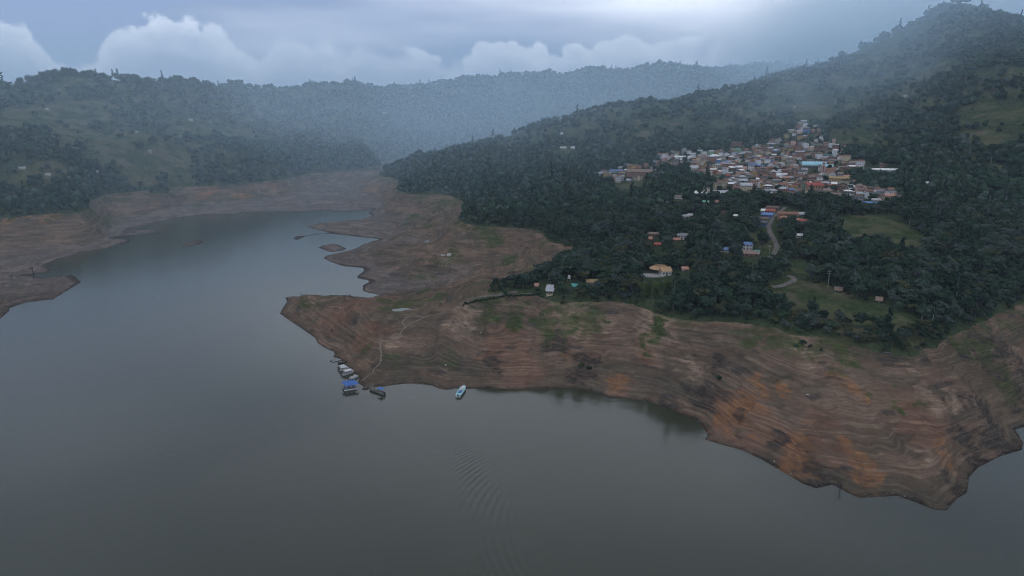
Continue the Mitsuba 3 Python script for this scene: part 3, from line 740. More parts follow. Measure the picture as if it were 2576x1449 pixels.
landmark('b', 1110, 270, 150, 40, 10, 0, 'turreted_building', 'dark brick building with two pale pointed turrets on the slope above town', 'building', 'brown_brick', 'brown_roof', 'gable', 1.0, cols=8, rows=2)
p, mpp = spot('b', 1090, 266)
landmark('b', 1510, 322, 96, 44, 8, -10, 'brick_house_two_storeys', 'bare brick house of two storeys with square windows, above the middle of town', 'house', 'brick_wall', 'rusty_roof', 'flat', 0.8, cols=4, rows=2)
landmark('b', 1602, 286, 92, 36, 8, -10, 'brick_house_two_storeys', 'bare brick house with a pale canopy on its roof, above the middle of town', 'house', 'brick_wall', 'white_roof', 'flat', 0.8, cols=3, rows=1)
landmark('b', 345, 452, 250, 14, 9, -4, 'market_hall', 'long whitish building on the upper left edge of town', 'building', 'white_wall', 'white_roof', 'gable', 1.6, cols=10)
landmark('b', 470, 432, 70, 36, 9, -6, 'white_silo_house', 'tall white building at the right end of the long whitish one', 'building', 'white_wall', 'zinc_roof', 'shed', 1.4, cols=2, rows=2)
landmark('b', 782, 448, 130, 26, 11, 0, 'hip_roof_hall', 'grey hall with a broad cream hipped roof, top left of town', 'hall', 'grey_wall', 'white_roof', 'hip', 2.2, cols=5)
landmark('c', 598, 128, 70, 26, 7, 0, 'castle_house', 'whitish house with a small tower at the very top of town', 'house', 'white_wall', 'white_roof', 'flat', 1.4, cols=3, rows=2)
landmark('c', 555, 366, 90, 40, 7, 0, 'yellow_tower_house', 'tall yellowish house on the street that climbs above town', 'house', 'ochre_wall', 'yellow_roof', 'flat', 1.2, cols=3, rows=2)
landmark('c', 1060, 512, 95, 54, 8, 6, 'tall_brick_house', 'tall pale brick house at the upper right of town', 'house', 'brick_wall', 'rusty_roof', 'flat', 1.0, cols=3, rows=3, side=2)
landmark('b', 485, 628, 110, 36, 8, 2, 'white_chapel', 'white front with a raised middle gable, left part of town', 'chapel', 'white_wall', 'zinc_roof', 'gable', 3.0, cols=4)
landmark('b', 1335, 590, 120, 40, 8, 0, 'white_blue_block', 'white block with a bright blue roof, upper middle of town', 'building', 'white_wall', 'blue_roof', 'shed', 1.4, cols=5, rows=2)
landmark('b', 1440, 586, 150, 16, 8, 0, 'blue_roof_shed', 'low shed with a long blue roof, upper middle of town', 'shed', 'grey_wall', 'blue_roof', 'shed', 1.2, cols=5)
landmark('b', 900, 980, 260, 26, 14, 12, 'bus_hall', 'broad pale grey roof on a low hall, lower left edge of town', 'hall', 'grey_wall', 'zinc_roof', 'gable', 2.4, cols=8)
landmark('b', 1640, 1015, 170, 48, 9, 4, 'cream_school', 'cream building with rows of windows, lower front edge of town', 'school', 'cream_wall', 'zinc_roof', 'hip', 1.4, cols=7, rows=2)
landmark('b', 1180, 790, 130, 16, 12, 10, 'zinc_hall', 'grey metal roof over a hall in the middle left of town', 'hall', 'grey_wall', 'zinc_roof', 'gable', 1.8, cols=4)
p, mpp = spot('b', 570, 1012)
for i in (-1, 1):
    key = new_key('white_tent')
    m = place(p[0] + i * 4.0, p[1], p[2], facing(p))
    for sx in (-1, 1):
        for sy in (-1, 1):
            piece(key + '__post', 'box', 'zinc_roof', m @ local(sx * 3.2, sy * 3.2, -0.5, 0.15, 0.15, 3.2))
    piece(key + '__canopy', 'pyramid', 'white_roof', m @ local(0, 0, 2.6, 7.2, 7.2, 3.6))
    tag(key, f"white peaked tent at the lower left edge of town, {'left' if i < 0 else 'right'} one of two", 'tent', 'white peaked tents')
lot(p, 8)
clear_for(p[0], p[1], 8, 6)

# --- the many houses of the town
WALLS = [('brick_wall', 'brick', 5), ('brown_brick', 'brown brick', 3), ('orange_wall', 'orange', 2), ('white_wall', 'white', 6), ('cream_wall', 'cream', 5), ('ochre_wall', 'ochre', 2), ('grey_wall', 'grey', 4), ('pink_wall', 'pink', 2), ('green_wall', 'pale green', 0.6), ('blue_wall', 'blue', 0.2)]
ROOFS = [('clay_roof', 'dark clay', 5), ('brown_roof', 'brown', 4), ('rusty_roof', 'rusty', 4), ('zinc_roof', 'grey metal', 4), ('salmon_roof', 'salmon', 1.6), ('red_roof', 'red', 0.7), ('white_roof', 'whitish', 2.4), ('blue_roof', 'blue', 0.3), ('dark_roof', 'dark', 3.5), ('green_roof', 'green', 0.15)]


def pick(g, items):
    w = np.array([i[2] for i in items], float)
    return items[int(g.choice(len(items), p=w / w.sum()))]


def to_v(x, y, z):
    dz = z - CAM_H
    f, u = y * cp - dz * spi, y * spi + dz * cp
    return CX + FOCAL * x / f, CY - FOCAL * u / f


def nth(i):
    return f"{i}{'th' if 10 <= i % 100 <= 20 else {1: 'st', 2: 'nd', 3: 'rd'}.get(i % 10, 'th')}"


lots = []


def town_houses():
    g = np.random.default_rng(99)
    x0, y0, x1, y1 = town.bounds
    out = []
    gap = 8.3
    for a in np.arange(x0, x1, gap * 1.08):
        for b in np.arange(y0, y1, gap):
            row = int((b - y0) / gap)
            x, y = a + g.uniform(-1.6, 1.6) + (row % 2) * gap * 0.5, b + g.uniform(-1.6, 1.6)
            if not town.contains(shapely.Point(x, y)):
                continue
            z = float(ground(x, y))
            if any((x - q[0]) ** 2 + (y - q[1]) ** 2 < (q[2] + 3.6) ** 2 for q in taken):
                continue
            if not bool(in_sight(np.array([x]), np.array([y]), 5)[0]):
                continue
            px, py = to_v(x, y, z)
            free = 0.24 if py > 372 else 0.52
            if g.random() < free:
                continue
            out.append((x, y, z, px, py, row))
            lots.append((x, y))
    rows_used = sorted({q[5] for q in out})
    seat = {}
    for k, rw in enumerate(rows_used):
        for i, q in enumerate(sorted([q for q in out if q[5] == rw], key=lambda q: q[3])):
            seat[q[:2]] = (i + 1, k + 1)
    order = sorted(out, key=lambda q: q[1] + abs(q[0]) * 0.2)
    for n, (x, y, z, px, py, row) in enumerate(order):
        wall, wn, _ = pick(g, WALLS)
        roof, rn, _ = pick(g, ROOFS)
        storeys = int(g.choice([1, 2, 3], p=[0.66, 0.30, 0.04]))
        w, d = g.uniform(4.2, 7.6), g.uniform(4.2, 6.8)
        kd = str(g.choice(['gable', 'shed', 'flat', 'hip'], p=[0.48, 0.27, 0.17, 0.08]))
        turn = g.choice([0.12, 0.12 + math.pi / 2 * 0, -0.35]) + g.uniform(-0.12, 0.12)
        if g.random() < 0.3:
            turn += math.pi / 2
        if n < 300:
            i, k = seat[(x, y)]
            lab = f"{'low' if storeys == 1 else 'two-storey' if storeys == 2 else 'three-storey'} {wn} house with {rn} roof, {nth(i)} from left in the town's {nth(k)} row"
            building('town_house', lab, 'house', (x, y, z), w, d, 2.5 * storeys + 0.2, turn, wall, roof, kd, 0.9 if kd == 'flat' else g.uniform(1.0, 1.9), cols=int(g.integers(2, 5)), rows=storeys, side=int(g.integers(1, 3)), group='houses of the hillside town', over=g.uniform(0.2, 0.6), clear=False)
        else:
            rest.append((x, y, z, w, d, 2.7 * storeys + 0.3, turn, wall, roof, kd))


def in_sight(x, y, tall):
    """whether anything up to this height above the ground can be seen from the camera or a few steps beside it"""
    az, rs, z = GRID['az'], GRID['rs'], GRID['z']
    slope = np.maximum.accumulate((z - CAM_H) / rs, axis=1)
    i, j = np.rint(np.interp(np.arctan2(x, y), az, np.arange(len(az)))).astype(int), np.clip(np.interp(np.hypot(x, y), rs, np.arange(len(rs))).astype(int) - 3, 0, None)
    lim = slope[i, j]
    return (ground(x, y) + tall - CAM_H) / np.hypot(x, y) > lim


rest = []
town_houses()
for n, (x, y, z, w, d, h, turn, wall, roof, kd) in enumerate(rest):
    m = place(x, y, z - 1.2, turn)
    piece(f'far_house_rows__wall__{2 * n:03d}', 'box', wall, m @ local(0, 0, 0, w, d, h + 1.2))
    piece(f'far_house_rows__roof__{2 * n:03d}', kd, roof, m @ local(0, 0, h + 1.15, w + 0.8, d + 0.8, 1.2))
if rest:
    labels['far_house_rows'] = {'kind': 'stuff', 'label': 'tiny mixed houses filling the back of the town', 'category': 'houses'}

# --- the hamlet where the road leaves town
for c, x, y, w, h, d, turn, wall, roof, kd, rows, lab in (
        ('a', 1545, 790, 116, 32, 9, 6, 'orange_wall', 'clay_roof', 'gable', 2, 'large orange two-storey house on the right of the road, above the bend'),
        ('a', 1530, 800, 60, 14, 6, 6, 'pink_wall', 'salmon_roof', 'shed', 1, 'low pink house in front of the large orange house by the road'),
        ('a', 1610, 818, 50, 16, 6, 10, 'pink_wall', 'salmon_roof', 'gable', 1, 'pink house with salmon roof right of the road, front one'),
        ('a', 1650, 822, 44, 14, 6, -8, 'cream_wall', 'red_roof', 'gable', 1, 'small cream house with red roof at the right end of the roadside hamlet'),
        ('a', 1632, 770, 60, 8, 5, 20, 'grey_wall', 'zinc_roof', 'shed', 1, 'long grey lean-to behind the roadside hamlet'),
        ('a', 1445, 735, 66, 18, 7, -6, 'brown_brick', 'brown_roof', 'gable', 2, 'brown house with stacked roofs left of the road, highest of its row'),
        ('a', 1430, 752, 50, 12, 6, -8, 'cream_wall', 'red_roof', 'shed', 1, 'low house with red roof left of the road, second of its row'),
        ('a', 1408, 780, 62, 14, 6, -10, 'blue_wall', 'blue_roof', 'shed', 1, 'blue-roofed house left of the road, third of its row'),
        ('a', 1385, 812, 56, 20, 6, -12, 'green_wall', 'brown_roof', 'gable', 2, 'green and brown house left of the road, fourth of its row'),
        ('a', 1370, 836, 60, 16, 6, -14, 'blue_wall', 'dark_roof', 'shed', 1, 'blue house left of the road at the bend, lowest of its row'),
        ('a', 1388, 748, 34, 8, 5, -10, 'white_wall', 'white_roof', 'shed', 1, 'little white shack at the upper left of the roadside row')):
    landmark(c, x, y, w, h, d, turn, 'roadside_house', lab, 'house', wall, roof, kd, 1.3, cols=4, rows=rows)

# --- single houses among the trees
for c, x, y, w, h, d, turn, wall, roof, kd, rows, lab in (
        ('a', 1270, 1000, 60, 38, 7, 8, 'white_wall', 'blue_roof', 'hip', 2, 'white two-storey house with bright blue roof and balcony left of the road'),
        ('a', 1130, 1010, 56, 14, 7, -25, 'white_wall', 'blue_roof', 'gable', 1, 'low white house with a big bright blue roof among the trees'),
        ('a', 676, 972, 52, 8, 6, -8, 'brown_brick', 'red_roof', 'gable', 1, 'small house with bright red roof among the trees'),
        ('a', 838, 925, 56, 20, 7, -8, 'white_wall', 'zinc_roof', 'flat', 2, 'white house with grey roof slab, in the middle of the wooded slope'),
        ('a', 800, 940, 40, 8, 5, -8, 'pink_wall', 'salmon_roof', 'gable', 1, 'low pinkish house left of the white slab-roofed house'),
        ('a', 640, 900, 80, 8, 6, -4, 'brown_brick', 'rusty_roof', 'gable', 1, 'long low brown house on the left of the wooded slope'),
        ('a', 612, 938, 34, 10, 5, -4, 'brick_wall', 'salmon_roof', 'shed', 1, 'little brick house below the long brown one'),
        ('a', 860, 786, 40, 10, 6, -10, 'white_wall', 'zinc_roof', 'shed', 1, 'white shack beside a footpath on the wooded slope, left'),
        ('a', 888, 778, 28, 10, 5, -10, 'white_wall', 'white_roof', 'shed', 1, 'white shack beside a footpath on the wooded slope, right'),
        ('a', 1108, 756, 44, 8, 6, 0, 'brick_wall', 'brown_roof', 'gable', 1, 'brown house half hidden by trees below the town front'),
        ('a', 1196, 778, 26, 7, 5, 0, 'white_wall', 'white_roof', 'gable', 1, 'tiny white house among trees below the town front'),
        ('a', 992, 690, 38, 12, 6, 0, 'brick_wall', 'green_roof', 'gable', 1, 'small house with green roof below the lower left edge of town'),
        ('a', 1070, 682, 24, 8, 5, 0, 'white_wall', 'salmon_roof', 'hip', 1, 'tiny house with salmon roof below the lower left edge of town'),
        ('a', 815, 656, 56, 14, 6, -20, 'white_wall', 'rusty_roof', 'gable', 1, 'grey-roofed house in the trees left of the tents'),
        ('a', 1300, 1040, 90, 14, 6, 6, 'brick_wall', 'rusty_roof', 'shed', 1, 'ramshackle brick shed with patched roof below the blue-roofed balcony house'),
        ('a', 1340, 1030, 26, 10, 4, 0, 'green_wall', 'aqua_roof', 'shed', 1, 'turquoise shack at the right of the ramshackle shed'),
        ('a', 1625, 914, 36, 9, 5, 10, 'white_wall', 'white_roof', 'gable', 1, 'small white house in the trees right of the road'),
        ('a', 1890, 1284, 36, 10, 4, 0, 'white_wall', 'rusty_roof', 'shed', 1, 'white and bluish shack at the top of the small pasture'),
        ('a', 2165, 1350, 28, 8, 4, 0, 'cream_wall', 'rusty_roof', 'shed', 1, 'pale shack at the right edge of the small pasture'),
        ('a', 2500, 560, 24, 8, 5, 0, 'white_wall', 'white_roof', 'gable', 1, 'lone white house in the forest at the right'),
        ('a', 452, 1196, 70, 8, 6, 0, 'ochre_wall', 'yellow_roof', 'gable', 1, 'long low house with orange roof, left of the round pavilion'),
        ('a', 232, 1228, 88, 6, 4, 6, 'grey_wall', 'yellow_roof', 'shed', 1, 'long narrow shelter with yellowish roof above the lakeside trees'),
        ('a', 114, 1256, 38, 6, 4, 10, 'grey_wall', 'aqua_roof', 'shed', 1, 'small shelter with turquoise roof in the lakeside trees'),
        ('a', 852, 1140, 34, 12, 5, 14, 'white_wall', 'salmon_roof', 'gable', 1, 'small house with orange roof right of the round pavilion'),
        ('a', 20, 222, 16, 5, 5, 0, 'white_wall', 'white_roof', 'gable', 1, 'white speck of a house on the hazy slope left of town'),
        ('a', 95, 316, 26, 6, 7, 0, 'white_wall', 'white_roof', 'gable', 1, 'white farmhouse on a small meadow, far left of town'),
        ('a', 30, 316, 40, 5, 7, 0, 'cream_wall', 'white_roof', 'gable', 1, 'long pale shed on a small meadow, far left of town'),
        ('m', 482, 372, 46, 26, 6, -6, 'cream_wall', 'zinc_roof', 'gable', 1, 'wooden house with grey roof where the pale lane meets the trees'),
        ('m', 480, 345, 40, 10, 6, -6, 'brown_brick', 'zinc_roof', 'shed', 1, 'grey-roofed shed behind the wooden house by the pale lane'),
        ('m', 385, 322, 20, 8, 4, 0, 'white_wall', 'salmon_roof', 'gable', 1, 'white hut under the lakeside trees')):
    landmark(c, x, y, w, h, d, turn, 'country_house', lab, 'house', wall, roof, kd, 1.2, cols=3, rows=rows, keep=6.0 if c == 'm' or y > 1190 else 24.0)
for c, x, y, w, lab in (('l', 150, 284, 46, 'pale farmhouse cluster house on the left hillside near the frame edge'), ('l', 325, 326, 34, 'whitish farmhouse on the left hillside above the dark tree belt'), ('l', 655, 306, 26, 'whitish barn in the trees of the left hillside'), ('l', 1017, 172, 18, 'lone white house on a field of the left hillside'),
                        ('k', 240, 556, 18, 'white speck of a house high on the left hillside'), ('k', 968, 612, 26, 'pale farm halfway up the left hillside, in haze'), ('k', 690, 675, 18, 'pale house below the hazy farm on the left hillside'), ('k', 1325, 745, 16, 'pale house low on the hazy valley side'), ('k', 762, 773, 14, 'bright small house on the left hillside, above the tree belt'),
                        ('k', 2010, 738, 16, 'faint white house in the misty valley'), ('k', 2095, 490, 14, 'faint white house high in the misty far slope'), ('k', 1950, 578, 30, 'faint long shed on the misty far slope'), ('h', 1980, 486, 18, 'white house on the right mountain slope'), ('h', 1430, 540, 12, 'white hut on the pasture above town'),
                        ('h', 2095, 916, 14, 'bright white house in the dark forest at the right'), ('h', 1078, 590, 22, 'reddish farmhouse on the slope above town, left')):
    landmark(c, x, y, 0.65 * w, 4, 5, 0, 'hill_farm', lab, 'house', 'cream_wall' if 'reddish' not in lab else 'brick_wall', 'zinc_roof' if 'reddish' not in lab else 'salmon_roof', 'gable', 1.2, cols=2, keep=20.0)

# --- the round pavilion with its white gabled house and forecourt
p, mpp = spot('a', 686, 1160)
yaw = facing(p)
m = place(p[0], p[1], p[2], yaw)
key = new_key('round_pavilion')
R_, n = 68 * mpp, 40
t = np.radians(np.linspace(20, 265, n))
ring_v = np.vstack([np.c_[q * R_ * np.cos(t), q * R_ * np.sin(t), np.full(n, zz)] for q, zz in ((1.06, 3.0), (0.62, 4.6), (0.58, 3.0))])
idx = np.arange(n - 1)
ring_f = np.vstack([np.stack([a * n + idx, a * n + idx + 1, b * n + idx + 1, b * n + idx], 1) for a, b in ((0, 1), (1, 2), (2, 0))])
scene[key + '__roof'] = mikit.ply((ring_v, ring_f), 'thatch', to_world=T(m))
for a in t[::4]:
    piece(key + '__post', 'box', 'door_wood', m @ local(R_ * 0.95 * math.cos(a), R_ * 0.95 * math.sin(a), -1, 0.25, 0.25, 4.2))
tag(key, 'ring-shaped pavilion with a tan thatched roof, among the trees above the bank', 'pavilion')
clear_for(p[0], p[1], R_ + 1.5, 26)
q, _ = spot('a', 718, 1172)
building('gabled_house', 'white gabled house with orange tiled roof in front of the round pavilion', 'house', q, 62 * mpp, 6, 30 * mpp, yaw + 0.35, 'white_wall', 'thatch', 'gable', 2.2, cols=3, rows=1, keep=14)
q, _ = spot('a', 630, 1178)
key = new_key('forecourt')
mm = place(q[0], q[1], q[2], yaw + 0.25)
piece(key + '__slab', 'box', 'concrete', mm @ local(0, 0, -1.5, 100 * mpp, 9, 1.9))
for i in range(8):
    piece(key + '__baluster', 'box', 'white_wall', mm @ local((-0.48 + i * 0.137) * 100 * mpp, -4.3, 0.39, 0.2, 0.2, 1.0))
tag(key, 'grey paved terrace in front of the round pavilion', 'terrace')
clear_for(q[0], q[1], 7, 14)
# a white notice board in the lakeside trees
q, mpp = spot('a', 70, 1216)
key = new_key('notice_board')
m = place(q[0], q[1], q[2], facing(q, -20))
for sx in (-1, 1):
    piece(key + '__post', 'box', 'zinc_roof', m @ local(sx * 0.8, 0.1, -0.5, 0.12, 0.12, 3.4))
piece(key + '__panel', 'box', 'white_roof', m @ local(0, 0, 1.4, 14 * mpp, 0.1, 26 * mpp))
tag(key, 'blank white upright board standing in the lakeside trees', 'board')
clear_for(q[0], q[1], 2.5, 9)
# poles
for c, x, y0, y1, lab in (('a', 1215, 1000, 940, 'utility pole with crossarms beside the blue-roofed balcony house'), ('a', 1820, 1256, 1150, 'tall pale utility pole at the top of the small pasture'), ('a', 1423, 1030, 975, 'utility pole beside the lower bend of the road')):
    q, mpp = spot(c, x, y0)
    key = new_key('utility_pole')
    m = place(q[0], q[1], q[2], facing(q))
    hgt = (y0 - y1) * mpp
    scene[key + '__shaft'] = mikit.ply(cone((0, 0, -0.5), (0, 0, hgt), 0.17, 0.11, 8), 'concrete', to_world=T(m))
    for k in (0.93, 0.8):
        piece(key + '__crossarm', 'box', 'concrete', m @ local(0, 0, hgt * k, 2.6, 0.14, 0.14))
    tag(key, lab, 'pole')
    clear_for(q[0], q[1], 1.5, 6)


# ------------------------------------------------------------------ road and paths
def ribbon(name, runs, width, paint, lift=0.10, clear=None):
    vs, fs, n0 = [], [], 0
    for c_pts in runs:
        v = np.array([q for c, pts in c_pts for q in P(c, pts)])
        w = on_ground(v[:, 0], v[:, 1])[:, :2]
        line = shapely.LineString(w)
        s_ = np.arange(0, line.length, 0.8)
        q = np.array([line.interpolate(k).coords[0] for k in s_])
        for k in range(2):
            q[1:-1] = (q[:-2] + 2 * q[1:-1] + q[2:]) / 4
        d = np.gradient(q, axis=0)
        d /= np.linalg.norm(d, axis=1, keepdims=True)
        nrm = np.stack([-d[:, 1], d[:, 0]], 1)
        across = np.linspace(-0.5, 0.5, 5)
        wob = 1 + 0.25 * (meshkit.noise(np.c_[q / 3, 0 * q[:, 0]], 3) - 0.5)
        pts = q[:, None] + nrm[:, None] * across[None, :, None] * width * wob[:, None, None]
        z = ground(pts[..., 0], pts[..., 1])
        z = gaussian_filter(z, (1.0, 1.0)) + lift
        z = np.maximum(z, ground(pts[..., 0], pts[..., 1]) + 0.04)
        z[:, 0] -= 0.25
        z[:, -1] -= 0.25
        vs.append(np.c_[pts.reshape(-1, 2), z.ravel()])
        m_, k_ = len(q), 5
        i = np.arange(m_ * k_).reshape(m_, k_) + n0
        fs.append(np.stack([i[:-1, :-1], i[:-1, 1:], i[1:, 1:], i[1:, :-1]], -1).reshape(-1, 4)[:, ::-1])
        n0 += m_ * k_
        if clear:
            clear_shapes.append(line.buffer(clear))
            u = w.mean(0) / np.linalg.norm(w.mean(0))
            for k in (6, 12):
                clear_shapes.append(shapely.affinity.translate(line.buffer(clear - 1), -u[0] * k, -u[1] * k))
    scene[name] = mikit.ply((np.vstack(vs), np.vstack(fs)), paint, smooth=True)
    labels[name] = {'kind': 'structure'}


def dirt(base, grain):
    def fn(p, n, uv):
        return mi.Color3f(*base) * (0.7 + 0.4 * fbm(p.x / grain, p.y / grain, 0, 3) + 0.2 * noise(p.x / 0.5, p.y / 0.5, 0))
    return fn


scene['road_gravel'] = matte(dirt((0.120, 0.110, 0.100), 2.2))
scene['path_earth'] = matte(dirt((0.150, 0.122, 0.098), 1.4))
ribbon('road', [[('a', [(1405, 1076), (1452, 1035), (1476, 985), (1458, 930), (1428, 880), (1418, 840), (1442, 795), (1482, 752), (1530, 716)])], [('a', [(1440, 1252), (1500, 1247), (1560, 1228), (1596, 1205), (1575, 1184), (1545, 1178)])]], 4.6, 'road_gravel', clear=5.0)
ribbon('street', [[('b', [(1040, 948), (980, 905), (930, 862), (880, 830)])], [('c', [(655, 300), (650, 230), (645, 170)])]], 4.0, 'road_gravel')
ribbon('footpath', [[('e', [(1440, 975), (1380, 1010), (1250, 1062), (1130, 1092), (1040, 1132), (985, 1165), (955, 1192), (930, 1250), (905, 1272), (850, 1270), (780, 1274), (786, 1310), (796, 1380)]), ('d', [(1112, 120), (1105, 210), (1098, 290), (1000, 382), (985, 440), (900, 492), (830, 555)])], [('e', [(985, 1165), (957, 1128), (990, 1092), (1060, 1078), (1130, 1092)])]], 1.15, 'path_earth')
ribbon('lane', [[('e', [(1440, 975), (1470, 948), (1560, 932), (1660, 918), (1750, 905), (1860, 888)])]], 1.9, 'road_gravel', clear=3.0)

# ------------------------------------------------------------------ plants
def leaf_colour(base, var):
    def fn(p, n, uv):
        a = noise(p.x / 5.2, p.y / 5.2, p.z / 9)
        b = noise(p.x / 0.9, p.y / 0.9, p.z / 0.9)
        t = noise(p.x / 31 + 5, p.y / 31, 0)
        return mi.Color3f(*base) * 0.66 * (0.40 + 0.80 * a + 0.45 * b) + mi.Color3f(*var) * (t * a)
    return fn


for k, base, var in (('leaf_dark', (0.021, 0.040, 0.028), (0.010, 0.014, 0.006)), ('leaf_green', (0.031, 0.058, 0.036), (0.018, 0.026, 0.012)), ('leaf_grey', (0.060, 0.084, 0.070), (0.02, 0.022, 0.014)), ('leaf_olive', (0.055, 0.068, 0.036), (0.03, 0.022, 0.01)),
                     ('bamboo_leaf', (0.075, 0.105, 0.035), (0.03, 0.03, 0.01))):
    scene[k] = matte(leaf_colour(base, var))
scene['bark'] = matte((0.10, 0.085, 0.07))
scene['pale_bark'] = matte((0.22, 0.20, 0.18))
scene['dead_wood'] = matte((0.05, 0.045, 0.042))


def join(parts):
    v, f, n = [], [], 0
    for a, b in parts:
        v.append(np.asarray(a, float)), f.append(np.asarray(b) + n)
        n += len(a)
    return np.vstack(v), np.vstack(f)


def leaves(g, lobes, count, size, up=0.35, core=True):
    """a crown: bent leaf clumps spread over and inside overlapping lobes"""
    parts = []
    vol = np.array([l[3] * l[4] for l in lobes])
    for k, (x, y, z, rx, rz) in enumerate(lobes):
        n = max(6, int(count * vol[k] / vol.sum()))
        d = g.normal(size=(n, 3))
        d[:, 2] = np.where(d[:, 2] < -0.5, -d[:, 2] * 0.6, d[:, 2])
        d /= np.linalg.norm(d, axis=1, keepdims=True)
        rad = g.uniform(0.72, 1.1, (n, 1))
        c = np.array([x, y, z]) + d * rad * [rx, rx, rz]
        nn = d + [0, 0, up] + 0.55 * g.normal(size=(n, 3))
        nn /= np.linalg.norm(nn, axis=1, keepdims=True)
        t = np.cross(nn, g.normal(size=(n, 3)))
        t /= np.linalg.norm(t, axis=1, keepdims=True)
        b = np.cross(nn, t)
        s = size * g.uniform(0.65, 1.35, (n, 1))
        w = s * g.uniform(0.5, 0.95, (n, 1))
        drop = nn * s * g.uniform(-0.1, 0.45, (n, 1))
        v = np.stack([c + t * s - drop, c + b * w, c - t * s - drop, c - b * w], 1).reshape(-1, 3)
        i = np.arange(n) * 4
        f = np.vstack([np.stack([i, i + 1, i + 3], 1), np.stack([i + 1, i + 2, i + 3], 1)])
        parts.append((v, f))
        if core:
            m = trimesh.creation.icosphere(subdivisions=0)
            parts.append((m.vertices * [rx * 0.78, rx * 0.78, rz * 0.78] + [x, y, z], m.faces))
    return join(parts)


def broadleaf(seed, h, r, count, size):
    g = np.random.default_rng(seed)
    lobes = [(0, 0, h * 0.68, r * 0.62, h * 0.26)]
    for k in range(7):
        a, q = k * 2.4 + g.uniform(-0.5, 0.5), r * g.uniform(0.35, 0.75)
        lobes.append((q * math.cos(a), q * math.sin(a), h * g.uniform(0.45, 0.88), r * g.uniform(0.3, 0.5), h * g.uniform(0.1, 0.18)))
    limbs = [cone((0, 0, -0.6), (0.1, 0, h * 0.55), 0.035 * h, 0.016 * h)]
    for x, y, z, rx, rz in lobes[1:5]:
        limbs.append(cone((0.05, 0, h * 0.3), (x * 0.8, y * 0.8, z), 0.016 * h, 0.005 * h, 4))
    return leaves(g, lobes, count, size), join(limbs)


def tall_tree(seed, h, r, count, size):
    """slender gum tree: bare pole, tufts one over another"""
    g = np.random.default_rng(seed)
    lobes = []
    for k in range(7):
        u = k / 6
        a = g.uniform(0, 6.3)
        q = r * 0.45 * (1 - 0.6 * u)
        lobes.append((q * math.cos(a), q * math.sin(a), h * (0.42 + 0.55 * u), r * (0.55 - 0.25 * u) * g.uniform(0.8, 1.2), h * g.uniform(0.055, 0.1)))
    limbs = [cone((0, 0, -0.6), (0.1, 0, h * 0.96), 0.02 * h, 0.004 * h, 5)]
    for x, y, z, rx, rz in lobes:
        limbs.append(cone((0.05, 0, z - 0.12 * h), (x, y, z), 0.006 * h, 0.003 * h, 4))
    return leaves(g, lobes, count, size), join(limbs)


def far_tree(seed, h, r, count, size):
    """a rounded, lumpy crown with loose tufts, for trees that show a few pixels"""
    g = np.random.default_rng(seed)
    lobes = [(0, 0, h * 0.55, r * 0.78, h * 0.34)]
    for k in range(4):
        a, q = k * 1.7 + g.uniform(-0.5, 0.5), r * g.uniform(0.4, 0.75)
        lobes.append((q * math.cos(a), q * math.sin(a), h * g.uniform(0.4, 0.78), r * g.uniform(0.35, 0.55), h * g.uniform(0.14, 0.24)))
    parts = [leaves(g, lobes, count, size, core=False)]
    for x, y, z, rx, rz in lobes:
        m = trimesh.creation.icosphere(subdivisions=1)
        v = m.vertices * (1 + 0.30 * (meshkit.noise(m.vertices * 2.2 + seed, k) - 0.5))[:, None]
        parts.append((v * [rx, rx, rz] + [x, y, z], m.faces))
    return join(parts), cone((0, 0, -0.6), (0, 0, h * 0.5), 0.03 * h, 0.015 * h, 4)


LEAF = ['leaf_dark', 'leaf_green', 'leaf_grey', 'leaf_olive']
KINDS = {}


def kind(name, pair, leaf, bark='bark'):
    crown, trunk = pair
    scene[name] = {'type': 'shapegroup', 'crown': mikit.ply(crown, leaf), 'trunk': mikit.ply(trunk, bark)}


for k in range(8):
    KINDS.setdefault('near', []).append(f'round_tree_kind_{k}')
    kind(KINDS['near'][-1], broadleaf(100 + k, 1.0 * (6.2 + 0.35 * (k % 4)), 3.1 + 0.25 * (k % 3), 230, 0.46), LEAF[(0, 1, 2, 0, 1, 3, 2, 1)[k]])
for k in range(3):
    KINDS.setdefault('tall', []).append(f'tall_tree_kind_{k}')
    kind(KINDS['tall'][-1], tall_tree(200 + k, 13.0 + k, 2.4, 150, 0.55), LEAF[(0, 1, 0)[k]], 'pale_bark')
for k in range(6):
    KINDS.setdefault('mid', []).append(f'mid_tree_kind_{k}')
    kind(KINDS['mid'][-1], far_tree(300 + k, 6.5 + 0.5 * (k % 3), 3.4, 44, 0.8), LEAF[(0, 1, 0, 1, 2, 0)[k]])
for k in range(5):
    KINDS.setdefault('far', []).append(f'far_tree_kind_{k}')
    kind(KINDS['far'][-1], far_tree(400 + k, 8.0 + 0.7 * (k % 3), 5.2, 10, 1.3), LEAF[(0, 1, 0, 0, 1)[k]])
KINDS['hazy'] = KINDS['far']
for k in range(3):
    KINDS.setdefault('bush', []).append(f'bush_kind_{k}')
    g = np.random.default_rng(500 + k)
    lob = [(g.uniform(-0.6, 0.6), g.uniform(-0.6, 0.6), g.uniform(0.5, 0.9), g.uniform(0.6, 0.9), g.uniform(0.5, 0.8)) for _ in range(4)]
    kind(KINDS['bush'][-1], (leaves(g, lob, 60, 0.3), cone((0, 0, -0.3), (0, 0, 0.6), 0.06, 0.03, 4)), LEAF[(0, 1, 3)[k]])


def instance(key, group, x, y, z, s, turn, sz=None):
    scene[key] = {'type': 'instance', 'shapegroup': {'type': 'ref', 'id': group}, 'to_world': T().translate([x, y, z]).rotate([0, 0, 1], turn).scale([s, s, sz or s])}


